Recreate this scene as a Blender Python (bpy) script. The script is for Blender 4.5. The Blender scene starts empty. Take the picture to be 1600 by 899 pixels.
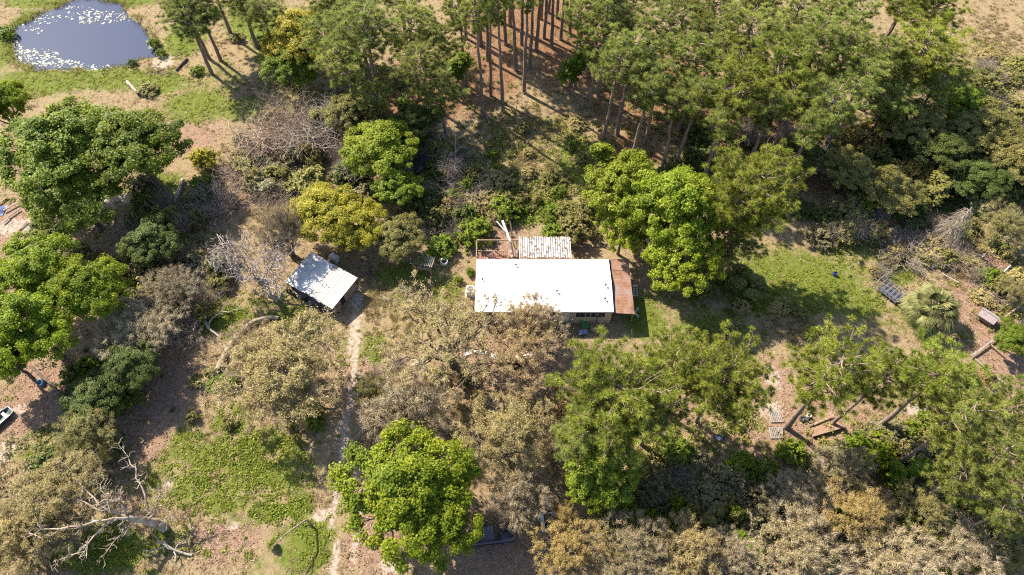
import bpy, bmesh, math, random
import numpy as np
from mathutils import Vector, Matrix

SC = bpy.context.scene
COL = SC.collection

# ------------------------------------------------------------------ camera, sky, sun, exposure
CAM_H, PITCH, FPX = 68.0, math.radians(56.0), 1070.0
cam_d = bpy.data.cameras.new('camera')
cam_d.sensor_width = 36.0
cam_d.lens = FPX / 1600.0 * 36.0
cam_d.clip_end = 3000.0
cam = bpy.data.objects.new('camera', cam_d)
COL.objects.link(cam)
cam.location = (0, 0, CAM_H)
cam.rotation_euler = (math.radians(90) - PITCH, 0, 0)
SC.camera = cam

SUN_AZ = (-0.75, 0.66)          # horizontal direction towards the sun
SUN_EL = math.radians(43.0)
w = bpy.data.worlds.new('World'); SC.world = w; w.use_nodes = True
nt = w.node_tree
sky = nt.nodes.new('ShaderNodeTexSky'); sky.sky_type = 'NISHITA'; sky.sun_disc = False
sky.sun_elevation = SUN_EL; sky.sun_rotation = math.atan2(SUN_AZ[0], SUN_AZ[1])
nt.links.new(sky.outputs[0], nt.nodes['Background'].inputs[0])
nt.nodes['Background'].inputs[1].default_value = 0.105
sd = bpy.data.lights.new('sun', 'SUN'); sd.energy = 5.0; sd.angle = math.radians(0.5); sd.color = (1.0, 0.90, 0.74)
so = bpy.data.objects.new('sun', sd); COL.objects.link(so)
_h = Vector((SUN_AZ[0], SUN_AZ[1], 0)).normalized() * math.cos(SUN_EL)
so.rotation_euler = (-Vector((_h.x, _h.y, math.sin(SUN_EL)))).to_track_quat('-Z', 'Y').to_euler()
so.location = (-60, 60, 90)
SC.view_settings.view_transform = 'Standard'
SC.view_settings.look = 'None'
SC.view_settings.gamma = 1.0
SC.view_settings.exposure = 1.6
SC.render.engine = 'CYCLES'
SC.cycles.max_bounces = 6; SC.cycles.diffuse_bounces = 4; SC.cycles.transmission_bounces = 4
SC.cycles.use_denoising = False
SC.cycles.filter_width = 1.15
SC.cycles.caustics_reflective = False; SC.cycles.caustics_refractive = False

# ------------------------------------------------------------------ pixels of the photograph -> places on a level
def ray(px, py):
    x = (px - 800) / FPX; y = (449.5 - py) / FPX
    return (x, math.cos(PITCH) + y * math.sin(PITCH), -math.sin(PITCH) + y * math.cos(PITCH))
def G(px, py, z=0.0):
    d = ray(px, py); t = (CAM_H - z) / -d[2]
    return Vector((d[0] * t, d[1] * t, z))
def MPP(px, py, z=0.0):                       # metres for one pixel of the photograph
    d = ray(px, py); return (CAM_H - z) / -d[2] / FPX

# ------------------------------------------------------------------ helpers: objects
def tag(o, label=None, cat=None, group=None, kind=None):
    if label: o['label'] = label
    if cat: o['category'] = cat
    if group: o['group'] = group
    if kind: o['kind'] = kind
    return o
def thing(name, label, cat, loc=(0, 0, 0), rz=0.0, group=None):
    o = bpy.data.objects.new(name, None); COL.objects.link(o)
    o.empty_display_size = 0.3
    o.location = loc; o.rotation_euler = (0, 0, rz)
    return tag(o, label, cat, group)
def link(name, mesh, mat=None, parent=None):
    o = bpy.data.objects.new(name, mesh); COL.objects.link(o)
    if mat is not None:
        if len(mesh.materials) == 0: mesh.materials.append(mat)
        elif mesh.materials[0] != mat:
            o.material_slots[0].link = 'OBJECT'; o.material_slots[0].material = mat
    if parent: o.parent = parent
    return o
def mesh_np(name, V, faces, attr=None, smooth=False):
    """V (n,3); faces = list of (m,k) index arrays; attr = per-vertex float 'v'"""
    me = bpy.data.meshes.new(name)
    V = np.asarray(V, dtype=np.float32)
    loops = np.concatenate([np.asarray(f, dtype=np.int32).ravel() for f in faces])
    sizes = np.concatenate([np.full(len(f), np.asarray(f).shape[1], dtype=np.int32) for f in faces])
    starts = np.concatenate([[0], np.cumsum(sizes)[:-1]]).astype(np.int32)
    me.vertices.add(len(V)); me.vertices.foreach_set('co', V.ravel())
    me.loops.add(len(loops)); me.loops.foreach_set('vertex_index', loops)
    me.polygons.add(len(sizes)); me.polygons.foreach_set('loop_start', starts)
    if attr is not None:
        a = me.attributes.new('v', 'FLOAT', 'POINT'); a.data.foreach_set('value', np.asarray(attr, dtype=np.float32))
    me.update(calc_edges=True)
    if smooth: me.polygons.foreach_set('use_smooth', np.ones(len(sizes), dtype=bool))
    return me

class MB:
    """collects boxes, bars and tubes into one mesh"""
    def __init__(s): s.v = []; s.f = []
    def add(s, vs, fs):
        n = len(s.v); s.v += [tuple(p) for p in vs]; s.f += [tuple(i + n for i in f) for f in fs]; return s
    def box(s, x0, x1, y0, y1, z0, z1, M=None):
        vs = [Vector((x, y, z)) for z in (z0, z1) for y in (y0, y1) for x in (x0, x1)]
        if M is not None: vs = [M @ p for p in vs]
        return s.add(vs, [(0, 2, 3, 1), (4, 5, 7, 6), (0, 1, 5, 4), (2, 6, 7, 3), (0, 4, 6, 2), (1, 3, 7, 5)])
    def bar(s, a, b, wd, ht=None, up=Vector((0, 0, 1))):
        a = Vector(a); b = Vector(b); ht = ht or wd
        d = (b - a).normalized(); u = up
        if abs(d.dot(u)) > 0.98: u = Vector((1, 0, 0))
        r = d.cross(u).normalized(); u = r.cross(d)
        vs = [p + r * sx * wd / 2 + u * sz * ht / 2 for p in (a, b) for sx, sz in ((-1, -1), (1, -1), (1, 1), (-1, 1))]
        return s.add(vs, [(0, 3, 2, 1), (4, 5, 6, 7), (0, 1, 5, 4), (1, 2, 6, 5), (2, 3, 7, 6), (3, 0, 4, 7)])
    def tube(s, pts, rad, n=8, cap=True):
        pts = [Vector(p) for p in pts]
        if not isinstance(rad, (list, tuple)): rad = [rad] * len(pts)
        vs = []; fs = []; prev = None
        for i, p in enumerate(pts):
            d = (pts[min(i + 1, len(pts) - 1)] - pts[max(i - 1, 0)])
            d = d.normalized() if d.length > 1e-6 else Vector((0, 0, 1))
            u = prev if prev is not None else (Vector((0, 0, 1)) if abs(d.z) < 0.9 else Vector((1, 0, 0)))
            r = d.cross(u)
            if r.length < 1e-5: r = d.cross(Vector((0.3, 0.9, 0.1)))
            r.normalize(); u = r.cross(d).normalized(); prev = u
            for k in range(n):
                a = 2 * math.pi * k / n
                vs.append(p + (r * math.cos(a) + u * math.sin(a)) * rad[i])
        for i in range(len(pts) - 1):
            for k in range(n):
                k2 = (k + 1) % n
                fs.append((i * n + k, i * n + k2, (i + 1) * n + k2, (i + 1) * n + k))
        if cap:
            fs.append(tuple(range(n - 1, -1, -1))); fs.append(tuple((len(pts) - 1) * n + k for k in range(n)))
        return s.add(vs, fs)
    def lathe(s, prof, n=16, M=None):
        vs = []; fs = []
        for r, z in prof:
            for k in range(n):
                a = 2 * math.pi * k / n; p = Vector((r * math.cos(a), r * math.sin(a), z))
                vs.append(M @ p if M is not None else p)
        for i in range(len(prof) - 1):
            for k in range(n):
                k2 = (k + 1) % n; fs.append((i * n + k, i * n + k2, (i + 1) * n + k2, (i + 1) * n + k))
        return s.add(vs, fs)
    def mesh(s, name, smooth=False):
        me = bpy.data.meshes.new(name); me.from_pydata(s.v, [], s.f)
        bm = bmesh.new(); bm.from_mesh(me); bmesh.ops.recalc_face_normals(bm, faces=bm.faces); bm.to_mesh(me); bm.free()
        if smooth:
            for p in me.polygons: p.use_smooth = True
        return me
    def put(s, name, mat, parent=None, smooth=False): return link(name, s.mesh(name, smooth), mat, parent)

# ------------------------------------------------------------------ materials
def new_mat(name):
    m = bpy.data.materials.new(name); m.use_nodes = True
    return m, m.node_tree.nodes, m.node_tree.links, m.node_tree.nodes['Principled BSDF']
def ramp(n, stops):
    r = n.new('ShaderNodeValToRGB'); e = r.color_ramp.elements
    e[0].position, e[0].color = stops[0][0], (*stops[0][1], 1)
    e[1].position, e[1].color = stops[-1][0], (*stops[-1][1], 1)
    for p, c in stops[1:-1]:
        q = e.new(p); q.color = (*c, 1)
    return r
def leaf_mat(name, dark, mid, light, trans=0.35, spec=0.25, tint=0.12):
    m, n, l, b = new_mat(name)
    at = n.new('ShaderNodeAttribute'); at.attribute_name = 'v'
    r = ramp(n, ((0.0, dark), (0.5, mid), (1.0, light)))
    l.new(at.outputs['Fac'], r.inputs[0])
    oi = n.new('ShaderNodeObjectInfo')
    hs = n.new('ShaderNodeHueSaturation')
    mr = n.new('ShaderNodeMapRange'); mr.inputs[3].default_value = 1 - tint; mr.inputs[4].default_value = 1 + tint
    l.new(oi.outputs['Random'], mr.inputs[0]); l.new(mr.outputs[0], hs.inputs['Value'])
    mh = n.new('ShaderNodeMapRange'); mh.inputs[3].default_value = 0.491; mh.inputs[4].default_value = 0.509
    mu = n.new('ShaderNodeMath'); mu.operation = 'FRACT'; mm = n.new('ShaderNodeMath'); mm.operation = 'MULTIPLY'; mm.inputs[1].default_value = 7.31
    l.new(oi.outputs['Random'], mm.inputs[0]); l.new(mm.outputs[0], mu.inputs[0]); l.new(mu.outputs[0], mh.inputs[0]); l.new(mh.outputs[0], hs.inputs['Hue'])
    l.new(r.outputs[0], hs.inputs['Color'])
    l.new(hs.outputs[0], b.inputs['Base Color'])
    b.inputs['Roughness'].default_value = 0.55; b.inputs['Specular IOR Level'].default_value = spec
    t = n.new('ShaderNodeBsdfTranslucent'); l.new(hs.outputs[0], t.inputs[0])
    mx = n.new('ShaderNodeMixShader'); mx.inputs[0].default_value = trans
    l.new(b.outputs[0], mx.inputs[1]); l.new(t.outputs[0], mx.inputs[2])
    l.new(mx.outputs[0], n['Material Output'].inputs[0])
    return m
def noise_mat(name, c1, c2, scale=4.0, rough=0.85, detail=6, stretch=(1, 1, 1), bump=0.0, metal=0.0, spec=0.3, c3=None, coords='Object'):
    m, n, l, b = new_mat(name)
    tc = n.new('ShaderNodeTexCoord'); mp = n.new('ShaderNodeMapping'); mp.inputs['Scale'].default_value = stretch
    l.new(tc.outputs[coords], mp.inputs[0])
    no = n.new('ShaderNodeTexNoise'); no.inputs['Scale'].default_value = scale; no.inputs['Detail'].default_value = detail
    no.inputs['Roughness'].default_value = 0.65
    l.new(mp.outputs[0], no.inputs[0])
    st = [(0.3, c1), (0.7, c2)] if c3 is None else [(0.3, c1), (0.5, c2), (0.7, c3)]
    r = ramp(n, st); l.new(no.outputs[0], r.inputs[0]); l.new(r.outputs[0], b.inputs['Base Color'])
    b.inputs['Roughness'].default_value = rough; b.inputs['Metallic'].default_value = metal; b.inputs['Specular IOR Level'].default_value = spec
    if bump:
        bp = n.new('ShaderNodeBump'); bp.inputs['Strength'].default_value = bump; bp.inputs['Distance'].default_value = 0.05
        l.new(no.outputs[0], bp.inputs['Height']); l.new(bp.outputs[0], b.inputs['Normal'])
    return m
def plain(name, c, rough=0.6, metal=0.0, spec=0.4):
    return noise_mat(name, tuple(x * 0.8 for x in c), tuple(min(1, x * 1.12) for x in c), 3.0, rough, 5, metal=metal, spec=spec)

L = {}
L['green'] = leaf_mat('leaf_green', (0.055, 0.09, 0.010), (0.14, 0.20, 0.018), (0.30, 0.33, 0.032), 0.47)
L['bright'] = leaf_mat('leaf_bright', (0.07, 0.12, 0.008), (0.185, 0.25, 0.013), (0.39, 0.40, 0.026), 0.5)
L['mid'] = leaf_mat('leaf_mid_green', (0.055, 0.105, 0.010), (0.155, 0.225, 0.018), (0.30, 0.345, 0.035), 0.47)
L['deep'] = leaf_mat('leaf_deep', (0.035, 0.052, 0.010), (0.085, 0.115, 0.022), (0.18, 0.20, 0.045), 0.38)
L['lime'] = leaf_mat('leaf_lime', (0.10, 0.145, 0.010), (0.24, 0.295, 0.020), (0.43, 0.455, 0.06), 0.52)
L['yellow'] = leaf_mat('leaf_yellow', (0.14, 0.14, 0.014), (0.31, 0.275, 0.024), (0.48, 0.41, 0.045), 0.45)
L['gold'] = leaf_mat('leaf_gold', (0.17, 0.125, 0.032), (0.315, 0.235, 0.07), (0.45, 0.365, 0.125), 0.42)
L['olive'] = leaf_mat('leaf_olive', (0.10, 0.10, 0.026), (0.215, 0.20, 0.055), (0.36, 0.33, 0.11), 0.42)
L['greyolive'] = leaf_mat('leaf_grey_olive', (0.10, 0.09, 0.045), (0.215, 0.195, 0.095), (0.38, 0.335, 0.18), 0.4, tint=0.2)
L['tan'] = leaf_mat('leaf_tan', (0.18, 0.14, 0.052), (0.35, 0.285, 0.112), (0.53, 0.445, 0.20), 0.47, tint=0.18)
L['rust'] = leaf_mat('leaf_rust', (0.20, 0.13, 0.048), (0.37, 0.26, 0.10), (0.51, 0.39, 0.18), 0.47)
L['pine'] = leaf_mat('needle_green', (0.085, 0.11, 0.022), (0.21, 0.245, 0.05), (0.40, 0.425, 0.11), 0.5, tint=0.18)
L['pineyel'] = leaf_mat('needle_yellow_green', (0.085, 0.115, 0.016), (0.215, 0.255, 0.034), (0.41, 0.43, 0.08), 0.48, tint=0.12)
L['palm'] = leaf_mat('palm_leaf', (0.05, 0.065, 0.02), (0.14, 0.15, 0.05), (0.29, 0.28, 0.12), 0.3, 0.15)
L['palmetto'] = leaf_mat('palmetto_leaf', (0.06, 0.08, 0.028), (0.14, 0.165, 0.055), (0.30, 0.30, 0.12), 0.25, 0.6)
L['dry'] = leaf_mat('dry_grass', (0.18, 0.125, 0.062), (0.32, 0.24, 0.125), (0.46, 0.37, 0.215), 0.4)
L['weed'] = leaf_mat('weed_green', (0.085, 0.115, 0.014), (0.19, 0.235, 0.026), (0.34, 0.355, 0.055), 0.45)
L['litter'] = leaf_mat('fallen_leaf', (0.13, 0.072, 0.045), (0.27, 0.17, 0.11), (0.44, 0.315, 0.225), 0.25)
L['twig'] = leaf_mat('twig_grey', (0.18, 0.13, 0.085), (0.36, 0.28, 0.19), (0.54, 0.45, 0.33), 0.0)
B = {}
B['oak'] = noise_mat('bark_oak', (0.05, 0.038, 0.028), (0.17, 0.135, 0.10), 3.0, 0.95, 8, (1, 1, 0.25), 0.6)
B['pine'] = noise_mat('bark_pine', (0.09, 0.062, 0.05), (0.27, 0.20, 0.155), 4.0, 0.95, 8, (1, 1, 0.3), 0.6)
B['tanoak'] = noise_mat('bark_grey_oak', (0.11, 0.085, 0.065), (0.32, 0.265, 0.205), 4.0, 0.95, 8, (1, 1, 0.4), 0.4)
B['dead'] = noise_mat('bark_dead', (0.17, 0.115, 0.07), (0.32, 0.25, 0.18), 2.0, 0.9, 8, (1, 1, 0.5), 0.5, c3=(0.45, 0.40, 0.355))
B['lichen'] = noise_mat('bark_lichen', (0.17, 0.135, 0.115), (0.41, 0.355, 0.315), 5.0, 0.9, 8, (1, 1, 1), 0.3)
B['brush'] = noise_mat('brush_twig', (0.20, 0.14, 0.105), (0.44, 0.345, 0.27), 2.0, 0.9, 5, (1, 1, 1))
B['greybrush'] = noise_mat('brush_grey', (0.17, 0.135, 0.115), (0.36, 0.30, 0.26), 2.0, 0.9, 5, (1, 1, 1))
# ------------------------------------------------------------------ tree shapes (each mesh is shared by many trees)
def unit(a): return a / (np.linalg.norm(a, axis=-1, keepdims=True) + 1e-9)
def leaves(rs, C, N, size, v, asp=1.7, fold=0.18):
    """one folded diamond leaf spray (a quad) for each centre C with normal N"""
    n = len(C); size = np.broadcast_to(np.asarray(size, float), (n,))[:, None]
    t = unit(np.cross(N, unit(rs.normal(size=(n, 3))))); b = np.cross(N, t)
    l = size * 0.5 * asp; wd = size * 0.5
    P = np.stack([C - t * l, C + b * wd + N * fold * size - t * l * 0.1, C + t * l, C - b * wd + N * fold * size - t * l * 0.1], 1).reshape(-1, 3)
    F = np.arange(n * 4, dtype=np.int32).reshape(n, 4)
    return P, F, np.repeat(v, 4)
def blades(rs, A, Bp, w, v):
    """one thin triangle from each A to each Bp"""
    d = unit(Bp - A); s = unit(np.cross(d, unit(rs.normal(size=A.shape)))) * (np.broadcast_to(np.asarray(w, float), (len(A),))[:, None] * 0.5)
    P = np.stack([A - s, A + s, Bp], 1).reshape(-1, 3)
    return P, np.arange(len(A) * 3, dtype=np.int32).reshape(-1, 3), np.repeat(v, 3)
def join(parts):
    V = []; Q = []; T = []; A = []; n = 0
    for P, F, a in parts:
        V.append(P); A.append(a); (Q if F.shape[1] == 4 else T).append(F + n); n += len(P)
    fs = ([np.concatenate(Q)] if Q else []) + ([np.concatenate(T)] if T else [])
    return np.concatenate(V), fs, np.concatenate(A)
def tubes(name, T):
    """T: list of (points, radii, sides)"""
    V = []; F = []; n = 0
    for pts, rad, sides in T:
        pts = np.asarray(pts, float); rad = np.asarray(rad, float); m = len(pts)
        d = np.empty_like(pts); d[1:-1] = pts[2:] - pts[:-2]; d[0] = pts[1] - pts[0]; d[-1] = pts[-1] - pts[-2]
        d = unit(d); ref = np.array([0.31, 0.17, 0.93]) if abs(unit(pts[-1] - pts[0])[2]) < 0.8 else np.array([0.93, 0.31, 0.1])
        r = unit(np.cross(d, ref)); u = np.cross(r, d)
        a = np.arange(sides) * 2 * math.pi / sides
        ring = pts[:, None] + rad[:, None, None] * (r[:, None] * np.cos(a)[None, :, None] + u[:, None] * np.sin(a)[None, :, None])
        V.append(ring.reshape(-1, 3))
        i = np.arange(m - 1)[:, None] * sides; k = np.arange(sides)[None]; k2 = (k + 1) % sides
        F.append(np.stack([i + k, i + k2, i + sides + k2, i + sides + k], -1).reshape(-1, 4) + n); n += m * sides
    return mesh_np(name, np.concatenate(V), [np.concatenate(F)], smooth=True)
def kmeans(rs, P, k, it=5):
    k = min(k, len(P)); c = P[rs.choice(len(P), k, replace=False)].copy()
    for _ in range(it):
        lab = np.argmin(((P[:, None] - c[None]) ** 2).sum(-1), 1)
        for j in range(k):
            if (lab == j).any(): c[j] = P[lab == j].mean(0)
    return lab, c
def wig(rs, a, b, n, amp, sag=0.0):
    t = np.linspace(0, 1, n)[:, None]; L_ = np.linalg.norm(b - a)
    p = a + (b - a) * t; o = rs.normal(size=(n, 3)) * amp * L_; o[0] = 0; o[-1] = 0
    p = p + o; p[:, 2] += sag * L_ * np.sin(t[:, 0] * math.pi); return p
def crown_pts(rs, lobes, n, shell=0.5, low=-0.55):
    lob = np.array(lobes, float); vol = lob[:, 3] * lob[:, 4] * lob[:, 5]; out = []
    cnt = 0
    while cnt < n:
        j = rs.choice(len(lob), p=vol / vol.sum()); d = unit(rs.normal(size=3))
        if d[2] < low: continue
        if d[2] < 0 and rs.rand() < 0.35: continue
        p = lob[j, :3] + d * lob[j, 3:] * (shell + (1 - shell) * rs.rand() ** 0.6)
        if min((((p - q[:3]) / q[3:]) ** 2).sum() for q in lob) < shell ** 2 * 0.8: continue
        out.append(p); cnt += 1
    return np.array(out)
def branching(rs, P, base_h, trunk_r, k1, k2, lean=(0, 0), multi=False, wg=0.06, tw=3):
    """trunk -> limbs -> branches -> twigs that reach every point of P"""
    T = []; fork = np.array([lean[0], lean[1], base_h])
    lab, c = kmeans(rs, P, k1)
    if not multi: T.append((wig(rs, np.array([0, 0, -0.15]), fork, 6, 0.025), np.linspace(trunk_r * 1.25, trunk_r * 0.85, 6), 8))
    outd = np.zeros_like(P)
    for j in range(len(c)):
        idx = np.where(lab == j)[0]
        if len(idx) == 0: continue
        start = fork if not multi else np.array([rs.uniform(-.3, .3), rs.uniform(-.3, .3), -0.1])
        end = start + (c[j] - start) * 0.72
        lp = wig(rs, start, end, 6, wg, 0.08); r0 = trunk_r * (0.62 if not multi else 0.75)
        T.append((lp, np.linspace(r0, r0 * 0.42, 6), 6))
        l2, c2 = kmeans(rs, P[idx], k2)
        for q in range(len(c2)):
            sub = idx[l2 == q]
            if len(sub) == 0: continue
            s2 = lp[rs.randint(3, 6)]; e2 = s2 + (c2[q] - s2) * 0.8
            bp = wig(rs, s2, e2, 5, wg, 0.05); r1 = r0 * 0.34
            T.append((bp, np.linspace(r1, r1 * 0.45, 5), 4))
            for i in sub:
                s3 = bp[rs.randint(2, 5)]
                T.append((wig(rs, s3, P[i], 4, wg * 1.3), np.linspace(r1 * 0.42, r1 * 0.12 + 0.006, 4), tw))
                outd[i] = unit(P[i] - s3)
    return T, outd

PROTO = {}      # name -> dict(trunk mesh, crown mesh or None, radius, height, crown centre height)
def broad(name, seed, lobes, ncl, nl, size, rc, base_h, trunk_r, k1=7, k2=5, h=10.0, r=5.0, zc=6.5, multi=False, twigs=0, shell=0.5, up=0.75, lean=(0, 0), asp=1.6):
    rs = np.random.RandomState(seed)
    P = crown_pts(rs, lobes, ncl, shell)
    T, od = branching(rs, P, base_h, trunk_r, k1, k2, lean, multi)
    cen = np.array([0, 0, zc * 0.75]); parts = []
    cv = np.clip(0.5 * rs.rand(ncl) + 0.5 * np.clip(0.5 + 0.9 * np.sin(P[:, 0] * 1.1 + seed) * np.cos(P[:, 1] * 0.9 + seed * 2) * np.cos(P[:, 2] * 1.3), 0, 1), 0, 1)   # boughs of different age and tone
    k = np.maximum(4, (nl * rs.uniform(0.55, 1.45, ncl)).astype(int)); ci = np.repeat(np.arange(ncl), k); n = len(ci)
    rr = rc * rs.uniform(0.65, 1.3, ncl)
    g = rs.normal(size=(n, 3)); g = unit(g) * (rs.rand(n, 1) ** 0.45)
    g[:, 2] *= 0.62
    C = P[ci] + g * rr[ci][:, None]
    outw = unit(P[ci] - cen)
    N = unit(outw * 0.55 + g * 0.5 + np.array([0, 0, up]) + rs.normal(size=(n, 3)) * 0.55)
    v = np.clip(0.5 * cv[ci] + 0.5 * rs.rand(n), 0, 1)
    if twigs:                           # leaves sit along the twigs
        ti = np.repeat(np.arange(ncl), twigs); m = len(ti)
        d = unit(od[ti] * 0.75 + rs.normal(size=(m, 3)) * 0.62 + np.array([0, 0, 0.22]))
        A = P[ti] + rs.normal(size=(m, 3)) * rc * 0.22 - d * 0.15; tl = rc * rs.uniform(0.7, 1.9, m)
        TW = blades(rs, A, A + d * tl[:, None], 0.03, rs.rand(m))
        PROTO[name + '_twig'] = mesh_np(name + '_twigs', *[TW[0], [TW[1]], TW[2]])
        pick = ci * twigs + rs.randint(0, twigs, n)
        C = A[pick] + d[pick] * (tl[pick] * rs.uniform(0.1, 1.05, n))[:, None] + rs.normal(size=(n, 3)) * 0.07
        v = np.clip(0.35 * cv[ci] + 0.3 * rs.rand(m)[pick] + 0.35 * rs.rand(n), 0, 1)
    parts.append(leaves(rs, C, N, size * rs.uniform(0.6, 1.35, n), v, asp))
    V, F, A_ = join(parts)
    PROTO[name] = dict(trunk=tubes(name + '_trunk', T), crown=mesh_np(name + '_crown', V, F, A_), twig=PROTO.pop(name + '_twig', None), r=r, h=h, zc=zc)

def lobes_round(rs, r, zc, rz, n, spread=0.6, lr=0.47):
    out = [(0, 0, zc, r * 0.55, r * 0.55, rz * 0.7)]
    for i in range(n):
        a = i * 2 * math.pi / n + rs.uniform(-.35, .35); q = r * spread * rs.uniform(0.85, 1.15); s = lr * rs.uniform(0.8, 1.2)
        out.append((q * math.cos(a), q * math.sin(a), zc + rs.uniform(-.35, .25) * rz, r * s, r * s, rz * s * 1.05))
    for i in range(max(1, n // 3)):
        a = rs.uniform(0, 6.28); q = r * 0.25 * rs.rand()
        out.append((q * math.cos(a), q * math.sin(a), zc + rz * 0.45, r * 0.45, r * 0.45, rz * 0.5))
    return out
for i in range(3):
    rs = np.random.RandomState(50 + i)
    broad('oak%d' % i, 10 + i, lobes_round(rs, 5.0, 6.6, 3.3, 6 + i), 300, 165, 0.135, 0.64, 2.6, 0.30, 7, 6, 10.0, 5.0, 6.6)
for i in range(2):                      # fine-leaved, drooping sprays
    rs = np.random.RandomState(60 + i)
    broad('maple%d' % i, 20 + i, lobes_round(rs, 4.5, 6.2, 3.8, 7), 310, 128, 0.12, 0.56, 2.2, 0.24, 7, 6, 10.0, 4.5, 6.2, asp=2.1, up=0.5)
for i in range(3):                      # thin spring oaks: pale twigs, small tan leaves
    rs = np.random.RandomState(70 + i)
    broad('thin%d' % i, 30 + i, lobes_round(rs, 4.6, 5.0, 3.0, 7), 340, 92, 0.078, 0.46, 1.7, 0.22, 8, 7, 8.0, 4.6, 5.0, twigs=20, shell=0.5, multi=(i == 2))
for i in range(2):                      # mostly bare pale twigs, few leaves
    rs = np.random.RandomState(76 + i)
    broad('twiggy%d' % i, 36 + i, lobes_round(rs, 4.6, 4.6, 2.8, 8), 340, 30, 0.08, 0.5, 1.4, 0.22, 8, 7, 7.5, 4.6, 4.6, twigs=44, shell=0.4, multi=True)
rs = np.random.RandomState(81)          # a wide, see-through oak
broad('sparse', 41, lobes_round(rs, 6.5, 6.4, 2.6, 9, 0.66, 0.42), 280, 44, 0.08, 0.46, 1.9, 0.34, 8, 7, 9.0, 6.5, 6.4, twigs=20, shell=0.25)
for i in range(3):                      # shrubs
    rs = np.random.RandomState(90 + i)
    broad('shrub%d' % i, 45 + i, [(0, 0, 1.2, 1.5, 1.5, 1.2)] + [(1.1 * math.cos(a + i), 1.1 * math.sin(a + i), 0.8 + 0.3 * rs.rand(), 0.9, 0.9, 0.85) for a in (0, 1.3, 2.5, 3.8, 5.1)],
          95, 46, 0.15, 0.36, 0.3, 0.06, 6, 4, 2.6, 2.0, 1.2, multi=True, twigs=4, shell=0.4)
broad('sapling', 49, [(0, 0, 2.6, 1.0, 1.0, 1.3), (0.5, 0.3, 3.4, 0.7, 0.7, 0.8), (-0.5, -0.2, 1.9, 0.8, 0.8, 0.7)], 70, 44, 0.15, 0.34, 1.0, 0.06, 5, 4, 4.2, 1.5, 2.7, shell=0.3)

def pine(name, seed, h=16.0, crown0=0.5, rmax=3.2, nbr=44, bend=0.35, needles=90, flat=False):
    rs = np.random.RandomState(seed); T = []
    tp = wig(rs, np.array([0, 0, -0.2]), np.array([rs.uniform(-bend, bend), rs.uniform(-bend, bend), h * 0.95]), 10, 0.002)
    T.append((tp, np.linspace(0.24, 0.06, 10), 8))
    C = []; D = []; cl = []
    for i in range(nbr):
        f = crown0 + (0.97 - crown0) * (i + rs.rand()) / nbr
        z = h * f; q = f * 9 * 0.999 / 0.95; a0 = tp[min(int(min(q, 8.99)), 8)]; a1 = tp[min(int(min(q, 8.99)) + 1, 9)]
        s = a0 + (a1 - a0) * (min(q, 9) % 1.0); s = np.array([s[0], s[1], z])
        g = (f - crown0) / (1 - crown0)
        prof = (0.55 + 0.9 * g) if g < 0.45 else 0.955 - 0.75 * ((g - 0.45) / 0.55) ** 1.6
        ln = rmax * prof * rs.uniform(0.55, 1.12); az = i * 2.4 + rs.uniform(-.5, .5)
        rise = rs.uniform(0.05, 0.45) + 0.5 * g
        d = np.array([math.cos(az), math.sin(az), 0.0]); e = s + d * ln + np.array([0, 0, ln * rise])
        bp = wig(rs, s, e, 5, 0.05, -0.10)
        T.append((bp, np.linspace(0.055 + 0.012 * ln, 0.018, 5), 4))
        nsub = max(3, int(ln * 2.5))
        for k in range(nsub):
            t = 0.34 + 0.66 * (k + rs.rand()) / nsub; b0 = bp[min(int(t * 4), 3)]; b1 = bp[min(int(t * 4) + 1, 4)]; st = b0 + (b1 - b0) * ((t * 4) % 1.0 if t < 1 else 1)
            sd_ = unit(d * 0.6 + rs.normal(size=3) * np.array([0.75, 0.75, 0.3]) + np.array([0, 0, 0.5])); l2 = rs.uniform(0.25, 0.85) * min(1, ln / 2)
            en = st + sd_ * l2
            T.append((np.array([st, (st + en) / 2 + rs.normal(size=3) * 0.04, en]), np.array([0.02, 0.015, 0.008]), 3))
            c0 = rs.rand()
            for p_ in range(1 if rs.rand() < 0.6 else 2):
                C.append(en + rs.normal(size=3) * np.array([0.2, 0.2, 0.1]) * (1.0 + p_ * 0.8)); D.append(unit(sd_ * 0.3 + rs.normal(size=3) * 0.25 + np.array([0, 0, 0.8]))); cl.append(c0)
    C = np.array(C); D = np.array(D); cl = np.array(cl); n = len(C)
    ci = np.repeat(np.arange(n), needles); m = len(ci)
    nd = unit(D[ci] * 0.55 + unit(rs.normal(size=(m, 3))) * 0.9); pr = rs.uniform(0.75, 1.3, n)[ci]
    A = C[ci] + nd * 0.05; Bp = C[ci] + nd * (rs.uniform(0.32, 0.50, m) * pr)[:, None]; Bp[:, 2] -= 0.05 * rs.rand(m)
    v = np.clip(0.5 * cl[ci] + 0.5 * rs.rand(m), 0, 1)
    P_, F_, V_ = blades(rs, A, Bp, 0.042, v)
    PROTO[name] = dict(trunk=tubes(name + '_trunk', T), crown=mesh_np(name + '_crown', P_, [F_], V_), twig=None, r=rmax, h=h, zc=h * (crown0 + 0.55 * (1 - crown0)))
pine('pine0', 101, 16, 0.56, 3.2, 40)
pine('pine1', 102, 17, 0.60, 2.9, 34, 0.4)
pine('pine2', 103, 15, 0.52, 3.3, 44)
pine('pine3', 104, 18, 0.66, 2.7, 28, 0.5)
pine('pine_wide', 105, 15, 0.50, 5.2, 90, 0.5, 90)
pine('pine_thin', 106, 17, 0.66, 2.0, 24, 0.3)

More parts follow.
